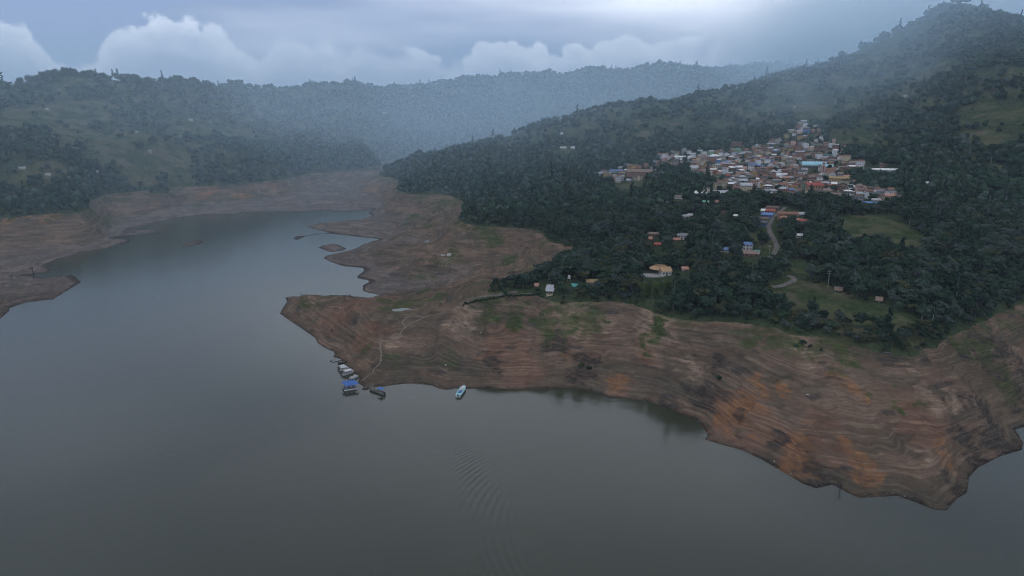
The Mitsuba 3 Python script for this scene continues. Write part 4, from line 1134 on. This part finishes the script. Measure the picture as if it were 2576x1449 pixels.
def scatter(lo, hi, gap, seed):
    """jittered points on the land between two distances, with even gaps"""
    g = np.random.default_rng(seed)
    half = math.radians(44)
    nx = int(hi * 2 * math.sin(half) / gap) + 2
    ny = int((hi - lo * 0.6) / gap) + 2
    x, y = np.meshgrid((np.arange(nx) - nx / 2) * gap, lo * 0.6 + np.arange(ny) * gap, indexing='ij')
    x, y = (x + g.uniform(-0.48, 0.48, x.shape) * gap).ravel(), (y + g.uniform(-0.48, 0.48, y.shape) * gap).ravel()
    r, a = np.hypot(x, y), np.abs(np.arctan2(x, y))
    m = (r >= lo) & (r < hi) & (a < half)
    return x[m], y[m], g


def woods():
    spots = []
    for lo, hi, gap, what, tall in ((285, 640, 4.3, 'near', 16), (640, 1150, 6.0, 'mid', 18), (1150, 1550, 10.0, 'far', 20), (1550, 3000, 13.5, 'hazy', 24)):
        x, y, g = scatter(lo, hi, gap, int(lo))
        z = ground(x, y)
        ok = (z > Z_FULL - 0.2) & in_sight(x, y, tall)
        x, y, z = x[ok], y[ok], z[ok]
        p = np.stack([x, y, 0 * x], -1)
        wood = meshkit.fbm(p / 95 + [3, 8, 0], 4, 201)
        clump = meshkit.fbm(p / 34 + [1, 4, 0], 3, 211)
        r = np.hypot(x, y)
        right = sstep(-60, 60, x - 0.02 * y)
        low = sstep(115, 45, z) * sstep(1500, 900, r)
        cover = 0.30 + 0.55 * sstep(0.42, 0.62, 0.6 * wood + 0.4 * clump) + 0.55 * low * right + 0.45 * sstep(70, 35, z)
        far_left = (1 - right) * sstep(40, 90, z)
        cover = cover - 0.12 * far_left - 0.25 * right * sstep(900, 1200, r) * sstep(0.55, 0.4, wood)
        bush = np.zeros(len(x), bool)
        inside = shapely.contains_xy(open_land, x, y)
        rim = np.zeros(len(x))
        rim[inside] = shapely.distance(open_land.boundary, shapely.points(x[inside], y[inside]))
        cover = np.where(inside, 0.05 + 0.75 * sstep(0.52, 0.66, clump + 0.22 * np.exp(-rim / 9.0)), cover)
        t = np.full(len(x), -1.0)
        for cx, cy, rx, ry in MEADOWS:
            t = np.maximum(t, 1 - ((x - cx) / rx) ** 2 - ((y - cy) / ry) ** 2)
        cover = cover * (1 - 0.88 * sstep(-0.05, 0.35, t + 1.6 * (clump - 0.5)))
        cover = np.where(shapely.contains_xy(town, x, y) | shapely.contains_xy(hamlet, x, y), 0.0, cover)
        keep = g.uniform(size=len(x)) < cover
        keep &= ~shapely.contains_xy(CLEAR, x, y)
        for a, b, c, q in zip(x[keep], y[keep], z[keep], clump[keep]):
            spots.append((a, b, c, what, q))
    return spots


def plant():
    g = np.random.default_rng(77)
    n, named = 0, []
    for x, y, z, what, q in woods():
        r = math.hypot(x, y)
        edge = sstep(Z_FULL - 0.5, Z_FULL + 3.5, z)
        s = g.uniform(0.7, 1.35) * (0.55 + 0.75 * q) * (0.5 + 0.62 * edge)
        k = KINDS[what]
        if what != 'near' and g.random() < 0.05 or what == 'near' and g.random() < 0.015:
            k = KINDS['tall']
            s *= 0.9 if r < 640 else 0.9 + 0.2 * g.random()
        kk = k[int(g.integers(len(k)))]
        if what == 'hazy':
            s *= 1.4
        if open_land.contains(shapely.Point(x, y)) and g.random() < 0.7:
            kk, s = KINDS['bush'][int(g.integers(3))], s * g.uniform(0.5, 1.3)
        elif LOW.contains(shapely.Point(x, y)):
            s = min(s, 0.42) * g.uniform(0.7, 1.1)
        if what == 'near' and not kk.startswith('bush'):
            named.append((r, x, y, z, kk, s, g.uniform(0, 360), g.uniform(0.85, 1.2)))
        else:
            n += 1
            instance(f'forest__{n:05d}', kk, x, y, z - 0.2, s, g.uniform(0, 360), s * g.uniform(0.85, 1.25))
    # the three hundred that show largest: each a tree of its own, numbered along the wood's edge as they are seen
    named.sort(key=lambda q: q[0] / q[5])
    first, others = named[:300], named[300:]
    first.sort(key=lambda q: math.atan2(q[1], q[2]))
    tone = {'leaf_dark': 'dark green', 'leaf_green': 'green', 'leaf_grey': 'grey-green', 'leaf_olive': 'olive green'}
    for i, (r, x, y, z, kk, s, a, e) in enumerate(first):
        tall = kk.startswith('tall')
        key = new_key('tall_tree' if tall else 'broadleaf_tree')
        instance(key, kk, x, y, z - 0.2, s, a, s * e)
        tag(key, f"{tone[scene[kk]['crown']['bsdf']['id']]} {'slender tall' if tall else 'round-crowned'} tree, {nth(i + 1)} from left along the wood's edge above the bare bank", 'tree', 'trees along the edge of the wood')
    for r, x, y, z, kk, s, a, e in others:
        n += 1
        instance(f'forest__{n:05d}', kk, x, y, z - 0.2, s, a, s * e)
    # trees between the houses of the town
    g2 = np.random.default_rng(5)
    x0, y0, x1, y1 = town.bounds
    m = 0
    while m < 300:
        x, y = g2.uniform(x0, x1), g2.uniform(y0, y1)
        if not town.contains(shapely.Point(x, y)) or any((x - q[0]) ** 2 + (y - q[1]) ** 2 < 5.2 ** 2 for q in lots) or any((x - q[0]) ** 2 + (y - q[1]) ** 2 < (q[2] + 1) ** 2 for q in taken):
            m += 0.02
            continue
        m += 1
        n += 1
        instance(f'forest__{n:05d}', KINDS['mid'][int(g2.integers(6))], x, y, float(ground(x, y)) - 0.2, g2.uniform(0.5, 1.0), g2.uniform(0, 360))
    labels['forest'] = {'kind': 'stuff', 'label': 'dense dark green trees covering the hillsides above the bare banks', 'category': 'forest'}


for x, y in ((1165, 405), (1235, 412), (1310, 400)):
    clear_for(*spot('m', x, y)[0][:2], 4.5, 6)
CLEAR, LOW = shapely.union_all(clear_shapes), shapely.union_all(low_growth)
shapely.prepare(LOW)
shapely.prepare(open_land)
plant()

# ------------------------------------------------------------------ boats
for k, v in {'hull_white': (0.62, 0.62, 0.60), 'hull_grey': (0.30, 0.30, 0.29), 'hull_tan': (0.20, 0.185, 0.15), 'hull_teal': (0.25, 0.58, 0.55), 'tarp_blue': (0.035, 0.13, 0.42), 'deck_dark': (0.06, 0.06, 0.065), 'seat_blue': (0.03, 0.09, 0.30), 'metal_pale': (0.5, 0.5, 0.5), 'engine_black': (0.03, 0.03, 0.034), 'timber': (0.17, 0.13, 0.10)}.items():
    scene[k] = {'type': 'twosided', 'b': {'type': 'roughplastic', 'distribution': 'ggx', 'alpha': 0.25, 'diffuse_reflectance': {'type': 'rgb', 'value': v}}}


def hull_mesh(length, beam, depth, blunt=0.45, floor=0.45, n=18):
    """an open hull, bow towards +x: outside, rounded bottom, gunwale, inside and floor"""
    t = np.linspace(0, 1, n)
    half = beam / 2 * np.where(t < blunt, 0.86 + 0.14 * np.sin(t / blunt * np.pi / 2), np.sqrt(np.clip(1 - ((t - blunt) / (1 - blunt)) ** 2.4, 0.0009, 1)))
    sheer = depth * (1 + 0.35 * t ** 3)
    keel = -0.25 * depth + 0.55 * depth * np.clip((t - 0.75) / 0.25, 0, 1) ** 2
    rim = 0.08 * beam / 2
    rows = []
    for k in range(n):
        w, s_, b = half[k], sheer[k], keel[k]
        wi = max(w - rim, 0.4 * w)
        f = b + floor * (s_ - b)
        rows.append([(-w, s_), (-0.92 * w, 0.35 * s_ + 0.65 * b), (-0.6 * w, 0.08 * s_ + 0.92 * b), (0, b), (0.6 * w, 0.08 * s_ + 0.92 * b), (0.92 * w, 0.35 * s_ + 0.65 * b), (w, s_), (wi, s_), (0.9 * wi, f), (-0.9 * wi, f), (-wi, s_)])
    rows = np.array(rows)
    m = rows.shape[1]
    v = np.concatenate([np.full((n, m, 1), 0.0) + ((t - 0.5) * length)[:, None, None], rows], 2).reshape(-1, 3)
    i = np.arange(n * m).reshape(n, m)
    j = np.roll(i, -1, 1)
    f = np.stack([i[:-1], i[1:], j[1:], j[:-1]], -1).reshape(-1, 4)
    f = np.vstack([f[:, [0, 1, 2]], f[:, [0, 2, 3]]])
    cap = [(0, k, k + 1) for k in range(1, 9)]
    f = np.vstack([f, [(0, 9, 10)], cap[:8], [((n - 1) * m, (n - 1) * m + k + 1, (n - 1) * m + k) for k in range(1, 9)]])
    return trimesh.Trimesh(v, f, process=False)


def outboard():
    parts = [trimesh.creation.box((0.5, 0.42, 0.62)).apply_translation((0, 0, 0.62)), trimesh.creation.box((0.3, 0.36, 0.2)).apply_translation((0.02, 0, 1.0)), trimesh.creation.box((0.16, 0.14, 0.9)).apply_translation((0.02, 0, 0.0)), trimesh.creation.box((0.4, 0.06, 0.16)).apply_translation((0.05, 0, -0.4))]
    return trimesh.util.concatenate(parts)


ENGINE = mikit.ply(outboard(), smooth=30)


def afloat(stern, bow, c='d'):
    v = np.array(P(c, [stern, bow]))
    a, b = at_z(v[:, 0], v[:, 1], 0.35)
    d = b - a
    return (a + b) / 2, math.atan2(d[1], d[0]), float(np.hypot(d[0], d[1]))


def boat(name, label, category, stern, bow, beam, depth, paint, group=None, canopy=None, benches=3, engine=True, blunt=0.45, inside='deck_dark'):
    c, yaw, L = afloat(stern, bow)
    key = new_key(name)
    m = place(c[0], c[1], 0.02, yaw)
    scene[key + '__hull'] = mikit.ply(hull_mesh(L, beam, depth, blunt), paint, smooth=40, to_world=T(m))
    for k in range(benches):
        piece(key + '__bench', 'box', 'timber', m @ local(L * (-0.3 + 0.6 * k / max(benches - 1, 1)), 0, depth * 0.62, 0.32, beam * 0.84, 0.06))
    if engine:
        piece(key + '__engine', ENGINE, 'engine_black', m @ local(-L / 2 - 0.12, 0, depth * 0.35, 1, 1, 1))
    if canopy:
        x0, x1, hgt, pt = canopy
        sec = np.array([(beam * 0.54 * math.cos(a), 0.22 * math.sin(a)) for a in np.linspace(0, math.pi, 9)])
        pts = np.vstack([sec, (sec * [0.97, 1])[::-1] - [0, 0.05]])
        roof = trimesh.creation.extrude_polygon(Polygon(pts), (x1 - x0) * L, engine='earcut')
        R = np.array([[0, 0, 1, x0 * L], [1, 0, 0, 0], [0, 1, 0, hgt], [0, 0, 0, 1.0]])
        scene[key + '__canopy'] = mikit.ply(roof, pt, smooth=40, to_world=T(m @ R))
        for a in (x0 + 0.02, (x0 + x1) / 2, x1 - 0.02):
            for sgn in (-1, 1):
                piece(key + '__post', 'box', 'metal_pale', m @ local(a * L, sgn * beam * 0.44, depth * 0.8, 0.06, 0.06, hgt - depth * 0.8 + 0.02))
    tag(key, label, category, group)
    return key, m, L


G = 'boats moored in a row at the foot of the bank'
boat('canoe', 'slim grey canoe, highest of the moored boats, left of two', 'boat', (368, 254), (482, 240), 0.9, 0.45, 'hull_grey', G, benches=4, engine=False, blunt=0.5)
boat('canoe', 'slim grey canoe, highest of the moored boats, right one with its bow on the shore', 'boat', (400, 268), (528, 234), 0.9, 0.45, 'hull_white', G, benches=4, engine=False, blunt=0.5)
boat('open_boat', 'dark open boat with a pale stern, just below the canoes', 'boat', (596, 278), (478, 294), 1.5, 0.6, 'deck_dark', G, benches=3)
boat('canopy_boat', 'long boat under a white canopy, upper of the three side by side', 'boat', (486, 374), (606, 348), 1.7, 0.7, 'hull_grey', G, canopy=(-0.34, 0.26, 1.55, 'hull_white'))
boat('canopy_boat', 'long boat under a white canopy, middle of the three side by side', 'boat', (500, 400), (640, 366), 1.7, 0.7, 'hull_white', G, canopy=(-0.36, 0.24, 1.55, 'hull_white'))
boat('canopy_boat', 'short boat with dull beige canopy, lowest of the three side by side', 'boat', (525, 438), (628, 408), 1.7, 0.7, 'hull_tan', G, canopy=(-0.34, 0.24, 1.5, 'hull_tan'))
boat('passenger_boat', 'largest moored boat, white with a long white roof', 'boat', (545, 464), (714, 416), 2.3, 0.95, 'hull_white', G, canopy=(-0.36, 0.26, 1.95, 'hull_white'), benches=6)
key, m, L = boat('small_launch', 'small white open launch with a console, lowest of the moored boats', 'boat', (640, 520), (778, 486), 1.9, 0.75, 'hull_white', G, benches=2)
piece(key + '__console', 'box', 'hull_white', m @ local(L * 0.16, 0, 0.45, 0.9, 0.9, 1.0))
piece(key + '__windscreen', 'box', 'deck_dark', m @ local(L * 0.16 + 0.5, 0, 1.3, 0.06, 0.9, 0.4))

# the speedboat lying alone off the bank
key, m, L = boat('speedboat', 'turquoise and white speedboat with blue deck, lying alone off the bank', 'boat', (2222, 778), (2312, 640), 2.7, 1.0, 'hull_white', benches=0, blunt=0.55)
sc = L / 11.0
piece(key + '__deck', 'box', 'seat_blue', m @ local(-0.16 * L, 0, 1.12, 0.26 * L, 1.7, 0.10))
piece(key + '__foredeck', 'box', 'hull_white', m @ local(0.20 * L, 0, 0.80, 0.24 * L, 1.3, 0.40))
piece(key + '__bow_pad', 'box', 'hull_white', m @ local(0.385 * L, 0, 0.95, 0.09 * L, 0.7, 0.25))
piece(key + '__console', 'box', 'hull_white', m @ local(0.05 * L, 0, 0.6, 0.9, 1.5, 0.95))
piece(key + '__windscreen', 'shed', 'metal_pale', m @ local(0.10 * L, 0, 1.45, 0.5, 1.6, 0.45, math.pi / 2 * 0))
for sgn in (-1, 1):
    piece(key + '__seat', 'box', 'hull_white', m @ local(-0.02 * L, sgn * 0.5, 0.68, 0.6, 0.6, 0.55))
piece(key + '__engine_well', 'box', 'engine_black', m @ local(-0.40 * L, 0, 0.55, 0.16 * L, 0.85, 0.25))
scene[key + '__gunwale'] = mikit.ply(hull_mesh(L * 1.004, 2.76, 1.0, 0.55, 0.97), 'hull_teal', smooth=40, to_world=T(m @ local(0, 0, 0.82, 1.01, 1.06, 0.28)))

# the launch with a small blue awning and two poles
key, m, L = boat('work_launch', 'grey-green flat launch with small blue awning at its stern, nosed onto the spit', 'boat', (1152, 742), (942, 662), 2.4, 0.85, 'hull_tan', benches=4, blunt=0.62)
piece(key + '__awning', 'flat', 'tarp_blue', m @ local(-0.28 * L, 0, 2.35, 0.28 * L, 2.5, 0.14))
for a in (-0.40, -0.16):
    for sgn in (-1, 1):
        piece(key + '__post', 'box', 'metal_pale', m @ local(a * L, sgn * 1.05, 0.7, 0.07, 0.07, 1.67))
for a, b in ((0.22, 0.6), (0.30, -0.4), (0.34, 0.5)):
    scene[key + f'__pole_{int(a * 100):03d}'] = mikit.ply(cone((0, 0, 0), (0.1, 0, 3.0), 0.06, 0.04, 6), 'metal_pale', smooth=30, to_world=T(m @ local(a * L, b, 0.5, 1, 1, 1)))
piece(key + '__crate', 'box', 'timber', m @ local(0.02 * L, 0.2, 0.45, 1.4, 1.2, 0.7))

# the floating jetty under two blue roofs
v = np.array(P('d', [(648, 652)]))
q = at_z(v[0, 0], v[0, 1], 0.3)
key = new_key('floating_jetty')
m = place(q[0], q[1], 0, math.radians(24))
for k, yy in enumerate((-1.9, 0.0, 1.9)):
    scene[key + (f'__float_{k:03d}' if k else '__float')] = mikit.ply(trimesh.creation.cylinder(height=6.6, radius=0.5, sections=14).apply_transform(trimesh.transformations.rotation_matrix(math.pi / 2, [0, 1, 0])), 'hull_white' if k == 0 else 'hull_grey', smooth=40, to_world=T(m @ local(0, yy, 0.18, 0.85, 0.8, 0.9)))
piece(key + '__platform', 'box', 'timber', m @ local(0, 0, 0.62, 5.9, 4.8, 0.16))
for yy, wy, zz, xs in ((0.9, 3.3, 2.9, 0.0), (-1.6, 2.1, 2.5, 0.7)):
    piece(key + '__roof', 'gable', 'tarp_blue', m @ local(xs, yy, zz, 6.1, wy, 0.65))
    for a in (-2.6, 0, 2.6):
        for b in (-0.46, 0.46):
            piece(key + '__post', 'box', 'metal_pale', m @ local(xs + a, yy + b * wy, 0.7, 0.09, 0.09, zz - 0.68))
for a in (-2.2, -0.4, 1.6):
    piece(key + '__bench', 'box', 'seat_blue', m @ local(a, -0.4, 0.78, 0.45, 2.8, 0.5))
tag(key, 'floating jetty under two bright blue tarpaulin roofs beside the moored boats', 'jetty')


# ------------------------------------------------------------------ dead trees, shrubs, stones, ruins
def snag_mesh(seed, h, n=5, spread=0.55):
    g = np.random.default_rng(seed)
    parts = [cone((0, 0, -0.8), (g.uniform(-.2, .2), g.uniform(-.2, .2), h * 0.8), 0.045 * h, 0.016 * h)]
    for k in range(n):
        z0 = h * g.uniform(0.25, 0.75)
        a = g.uniform(0, 6.28)
        e = np.array([math.cos(a), math.sin(a), g.uniform(0.5, 1.2)]) * h * spread * g.uniform(0.4, 0.8)
        b = np.array([0, 0, z0])
        parts.append(cone(b, b + e, 0.018 * h, 0.009 * h, 5))
        for _ in range(2):
            e2 = e * 0.4 + g.normal(size=3) * h * 0.11
            parts.append(cone(b + e * 0.7, b + e * 0.7 + e2, 0.009 * h, 0.004 * h, 4))
    return join(parts)


for k, (c, x, y, hpx, lab) in enumerate((('v', 757, 750, 11, 'bare dead tree on the tip of the tongue of land'), ('v', 868, 752, 9, 'dead branch sticking up behind the crest of the tongue of land, left of two'), ('v', 880, 752, 11, 'dead branch sticking up behind the crest of the tongue of land, right of two'),
                                          ('v', 85, 702, 26, 'black dead trunk standing on the mud at the far left'), ('v', 30, 706, 12, 'small dead trunk on the mud at the left frame edge'), ('v', 2112, 1236, 20, 'bare drowned tree at the waterline below the orange headland'), ('v', 2398, 1238, 12, 'thin dead twigs at the waterline beside the dark right-hand gully'),
                                          ('v', 1487, 992, 14, 'thin dead stem in the water below the long bank'), ('m', 1480, 1010, 12, 'dead stump low on the long bank near the cove'))):
    p, mpp = spot(c, x, y)
    key = new_key('dead_tree')
    scene[key] = mikit.ply(snag_mesh(900 + k, max(hpx * mpp, 1.5) * 1.2, 6 + k % 3), 'dead_wood', to_world=T(place(p[0], p[1], p[2], k)))
    tag(key, lab, 'dead tree')
for k, (c, x, y, s_, lab) in enumerate((('n', 742, 335, 1.5, 'largest dark shrub on the bare crest above the orange headland'), ('n', 700, 345, 0.8, 'little shrub left of the largest one on the bare crest'), ('n', 790, 352, 1.0, 'little shrub right of the largest one on the bare crest'), ('n', 860, 372, 0.7, 'small shrub at the right end of those on the bare crest'),
                                         ('m', 1692, 985, 1.2, 'dark bush low on the bank above the cove'), ('m', 700, 900, 1.4, 'dark scrub in the slate hollow of the long bank, left'), ('m', 760, 912, 1.2, 'dark scrub in the slate hollow of the long bank, right'), ('e', 1760, 905, 1.3, 'round bush beside the pale lane'), ('e', 2210, 985, 1.3, 'bush at the top of the terraces above the grassy dip'),
                                         ('e', 1450, 985, 1.0, 'bush where the footpath meets the pale lane'))):
    p, mpp = spot(c, x, y)
    key = new_key('shrub')
    instance(key, KINDS['bush'][k % 3], p[0], p[1], p[2] - 0.1, s_, 40.0 * k)
    tag(key, lab, 'shrub')
v = np.array(P('e', [(1435, 1000), (1560, 965), (1700, 940), (1850, 925), (2000, 915), (2060, 935)]))
hedge = shapely.LineString(on_ground(v[:, 0], v[:, 1])[:, :2])
for k, t in enumerate(np.arange(0, hedge.length, 1.1)):
    x, y = hedge.interpolate(t).coords[0]
    instance(f'hedge__{k + 1:03d}', KINDS['bush'][k % 2], x, y + 0.5 * math.sin(k * 2.1), float(ground(x, y)) - 0.1, 0.62 + 0.25 * math.sin(k * 1.7) ** 2, 77.0 * k)
tag('hedge', 'dark clipped hedge curving along the rim of the grassy hollow below the lane', 'hedge')


def stone_mesh(seed):
    g = np.random.default_rng(seed)
    m = trimesh.convex.convex_hull(g.normal(size=(16, 3)) * [1, 0.8, 0.5])
    return m


STONES = [mikit.ply(stone_mesh(k)) for k in range(5)]
scene['stone'] = matte(weathered((0.11, 0.10, 0.092)))
scene['pale_stone'] = matte(weathered((0.42, 0.40, 0.37)))
for k, (c, x, y, s_) in enumerate([('n', 1180, 378, 0.7), ('n', 1215, 382, 0.9), ('n', 1250, 388, 0.7), ('n', 1285, 392, 1.0), ('n', 1305, 398, 0.8), ('n', 1345, 404, 0.6)]):
    p, mpp = spot(c, x, y)
    key = new_key('boulder')
    piece(key, STONES[k % 5], 'stone', place(p[0], p[1], p[2] + 0.1, k) @ np.diag([0.5 * s_, 0.5 * s_, 0.5 * s_, 1]))
    tag(key, f'grey boulder under the trees above the dark right gully, {nth(k + 1)} from left of six', 'boulder', 'boulders below the trees')
for k, (c, x, y, lab) in enumerate((('e', 1572, 1215, 'white stone alone on the middle of the long bank'), ('e', 2280, 560, 'white stone near the far wood edge'), ('m', 440, 520, 'pale slab at the left end of the small terraces'), ('n', 775, 655, 'white stone on the headland below the orange hollow'), ('n', 1482, 515, 'white stone near the crest right of the headland'), ('n', 560, 1080, 'white stone near the water below the rust-coloured spur'), ('d', 2045, 328, 'pale stone high above the speedboat'))):
    p, mpp = spot(c, x, y)
    key = new_key('white_stone')
    piece(key, STONES[k % 5], 'pale_stone', place(p[0], p[1], p[2] + 0.15, k) @ np.diag([0.27, 0.22, 0.24, 1]))
    tag(key, lab, 'stone')
# loose stones along the lower bank: nobody could count them
g = np.random.default_rng(31)
sel = shore_pts[(np.abs(np.arctan2(shore_pts[:, 0], shore_pts[:, 1])) < 0.72) & (np.hypot(*shore_pts.T) < 620) & (shore_pts[:, 1] > 100)]
vs, fs, n0 = [], [], 0
base = [stone_mesh(50 + k) for k in range(6)]
for k in range(5200):
    q = sel[int(g.integers(len(sel)))] + g.normal(size=2) * (1.6 if k % 3 else 9.0)
    z = float(ground(q[0], q[1]))
    if z < 0.05 or z > 22:
        continue
    b = base[int(g.integers(6))]
    sz = 0.085 * math.exp(g.normal() * 0.45)
    vs.append(b.vertices * sz @ trimesh.transformations.rotation_matrix(g.uniform(0, 6.3), [0, 0, 1])[:3, :3] + [q[0], q[1], z + sz * 0.1])
    fs.append(b.faces + n0)
    n0 += len(b.vertices)
scene['shore_stones'] = mikit.ply((np.vstack(vs), np.vstack(fs)), 'stone')
labels['shore_stones'] = {'kind': 'stuff', 'label': 'small grey stones strewn along the waterline of the bare banks', 'category': 'stones'}
# the drowned foundation walls on the drained land
p, mpp = spot('e', 1303, 608)
key = new_key('ruined_foundation')
m = place(p[0], p[1], p[2], facing(p, -12))
for x, y, w, d, h in ((-2.6, -1.2, 3.6, 0.5, 0.9), (-4.4, 0.6, 0.5, 3.4, 0.7), (2.2, -1.4, 3.2, 0.5, 1.5), (3.8, 0.4, 0.5, 3.2, 1.7), (2.2, 2.0, 3.0, 0.5, 1.8), (0.7, 1.0, 0.5, 2.0, 1.4)):
    piece(key + '__wall', 'box', 'pale_stone', m @ local(x, y, -0.8, w, d, h + 0.8))
tag(key, 'roofless pale foundation walls standing on the drained land', 'ruin')
p, mpp = spot('e', 1240, 758)
key = new_key('ruined_terrace_wall')
m = place(p[0], p[1], p[2], facing(p, 2))
for k in range(2):
    piece(key + '__course', 'box', 'stone', m @ local(0.3 * k, 1.6 * k, -0.6, 9 - k, 0.6, 1.1 + 0.7 * k))
tag(key, 'grey stepped retaining wall in the gully of the drained land', 'wall')


# bamboo above the bank
def bamboo(seed):
    g = np.random.default_rng(seed)
    cul, lob = [], []
    for k in range(26):
        a, lean = g.uniform(0, 6.28), g.uniform(0.6, 2.6)
        h = g.uniform(5.5, 8.5)
        b = np.array([g.normal() * 0.7, g.normal() * 0.7, -0.3])
        mid = b + [0.35 * lean * math.cos(a), 0.35 * lean * math.sin(a), h * 0.65]
        tip = b + [lean * math.cos(a), lean * math.sin(a), h]
        cul += [cone(b, mid, 0.07, 0.05, 4), cone(mid, tip, 0.05, 0.02, 4)]
        for t in (0.3, 0.65, 1.0):
            q = mid * (1 - t) + tip * t
            lob.append((q[0], q[1], q[2], 0.75, 0.7))
        lob.append((mid[0], mid[1], mid[2] - 1.6, 0.8, 1.0))
    return leaves(g, lob, 1400, 0.34, 0.6, core=False), join(cul)


for k, (x, y) in enumerate(((1165, 405), (1235, 412), (1310, 400))):
    p, mpp = spot('m', x, y)
    key = new_key('bamboo_clump')
    lv, cu = bamboo(70 + k)
    w = T(place(p[0], p[1], p[2], k))
    scene[key + '__leaves'] = mikit.ply(lv, 'bamboo_leaf', to_world=w)
    scene[key + '__culms'] = mikit.ply(cu, 'bark', to_world=w)
    tag(key, f"feathery light green bamboo clump above the bank, {('left', 'middle', 'right')[k]} one of three", 'bamboo')

# ------------------------------------------------------------------ air
TOP = 470.0
BOX = ((-2500.0, 2500.0), (-620.0, 3300.0), (-9.0, TOP))


def air_density(x, y, z):
    """evening haze: thin over the near water, thick in the far valley, and a cloud resting on the mountain top"""
    p = np.stack([x, y, z], -1)
    wisps = meshkit.fbm(p / [520, 420, 170] + [3, 1, 2], 4, 13)
    low = np.exp(-np.maximum(z - 140, 0) / 110.0)
    thin = 0.75e-4 * (0.3 + 0.7 * low) + 3.3e-4 * low * sstep(430, 1000, y - 0.42 * x)
    valley = 1.25e-3 * sstep(950, 1900, y - 0.12 * x) * np.exp(-np.maximum(z - 110, 0) / 80.0) * (0.65 + 0.7 * wisps)
    slope = 2.0e-3 * sstep(820, 1250, y) * sstep(0.26, 0.44, x / np.maximum(y, 1)) * (0.4 + 1.2 * wisps) * sstep(430, 280, z)
    far = 6.5e-4 * sstep(1250, 1700, y) * sstep(2500, 2200, y) * sstep(470, 260, z) * (0.5 + wisps) * sstep(0.5, 0.3, x / np.maximum(y, 1))
    cap = 1.5e-3 * sstep(265, 350, z + 130 * (wisps - 0.5)) * sstep(600, 760, x) * sstep(2100, 1800, x) * sstep(950, 1100, y) * sstep(2000, 1700, y)
    return thin + valley + slope + far + cap


def build_air():
    n = (56, 48, 26)
    axes = [np.linspace(lo + (hi - lo) / (2 * k), hi - (hi - lo) / (2 * k), k) for (lo, hi), k in zip(BOX, n)]
    z, y, x = np.meshgrid(axes[2], axes[1], axes[0], indexing='ij')
    grid = mi.VolumeGrid(air_density(x, y, z).astype(np.float32)[..., None])
    (x0, x1), (y0, y1), (z0, z1) = BOX
    scene['air'] = {'type': 'heterogeneous', 'albedo': {'type': 'rgb', 'value': (0.70, 0.89, 1.0)},
                    'sigma_t': {'type': 'gridvolume', 'grid': grid, 'filter_type': 'trilinear', 'to_world': T().translate([x0, y0, z0]).scale([x1 - x0, y1 - y0, z1 - z0])}}
    scene['haze'] = {'type': 'cube', 'to_world': T().translate([(x0 + x1) / 2, (y0 + y1) / 2, (z0 + z1) / 2]).scale([(x1 - x0) / 2, (y1 - y0) / 2, (z1 - z0) / 2]), 'bsdf': {'type': 'null'}, 'interior': {'type': 'ref', 'id': 'air'}}
    labels['haze'] = {'kind': 'stuff', 'label': 'blue evening haze that thickens up the far valley', 'category': 'haze'}


build_air()
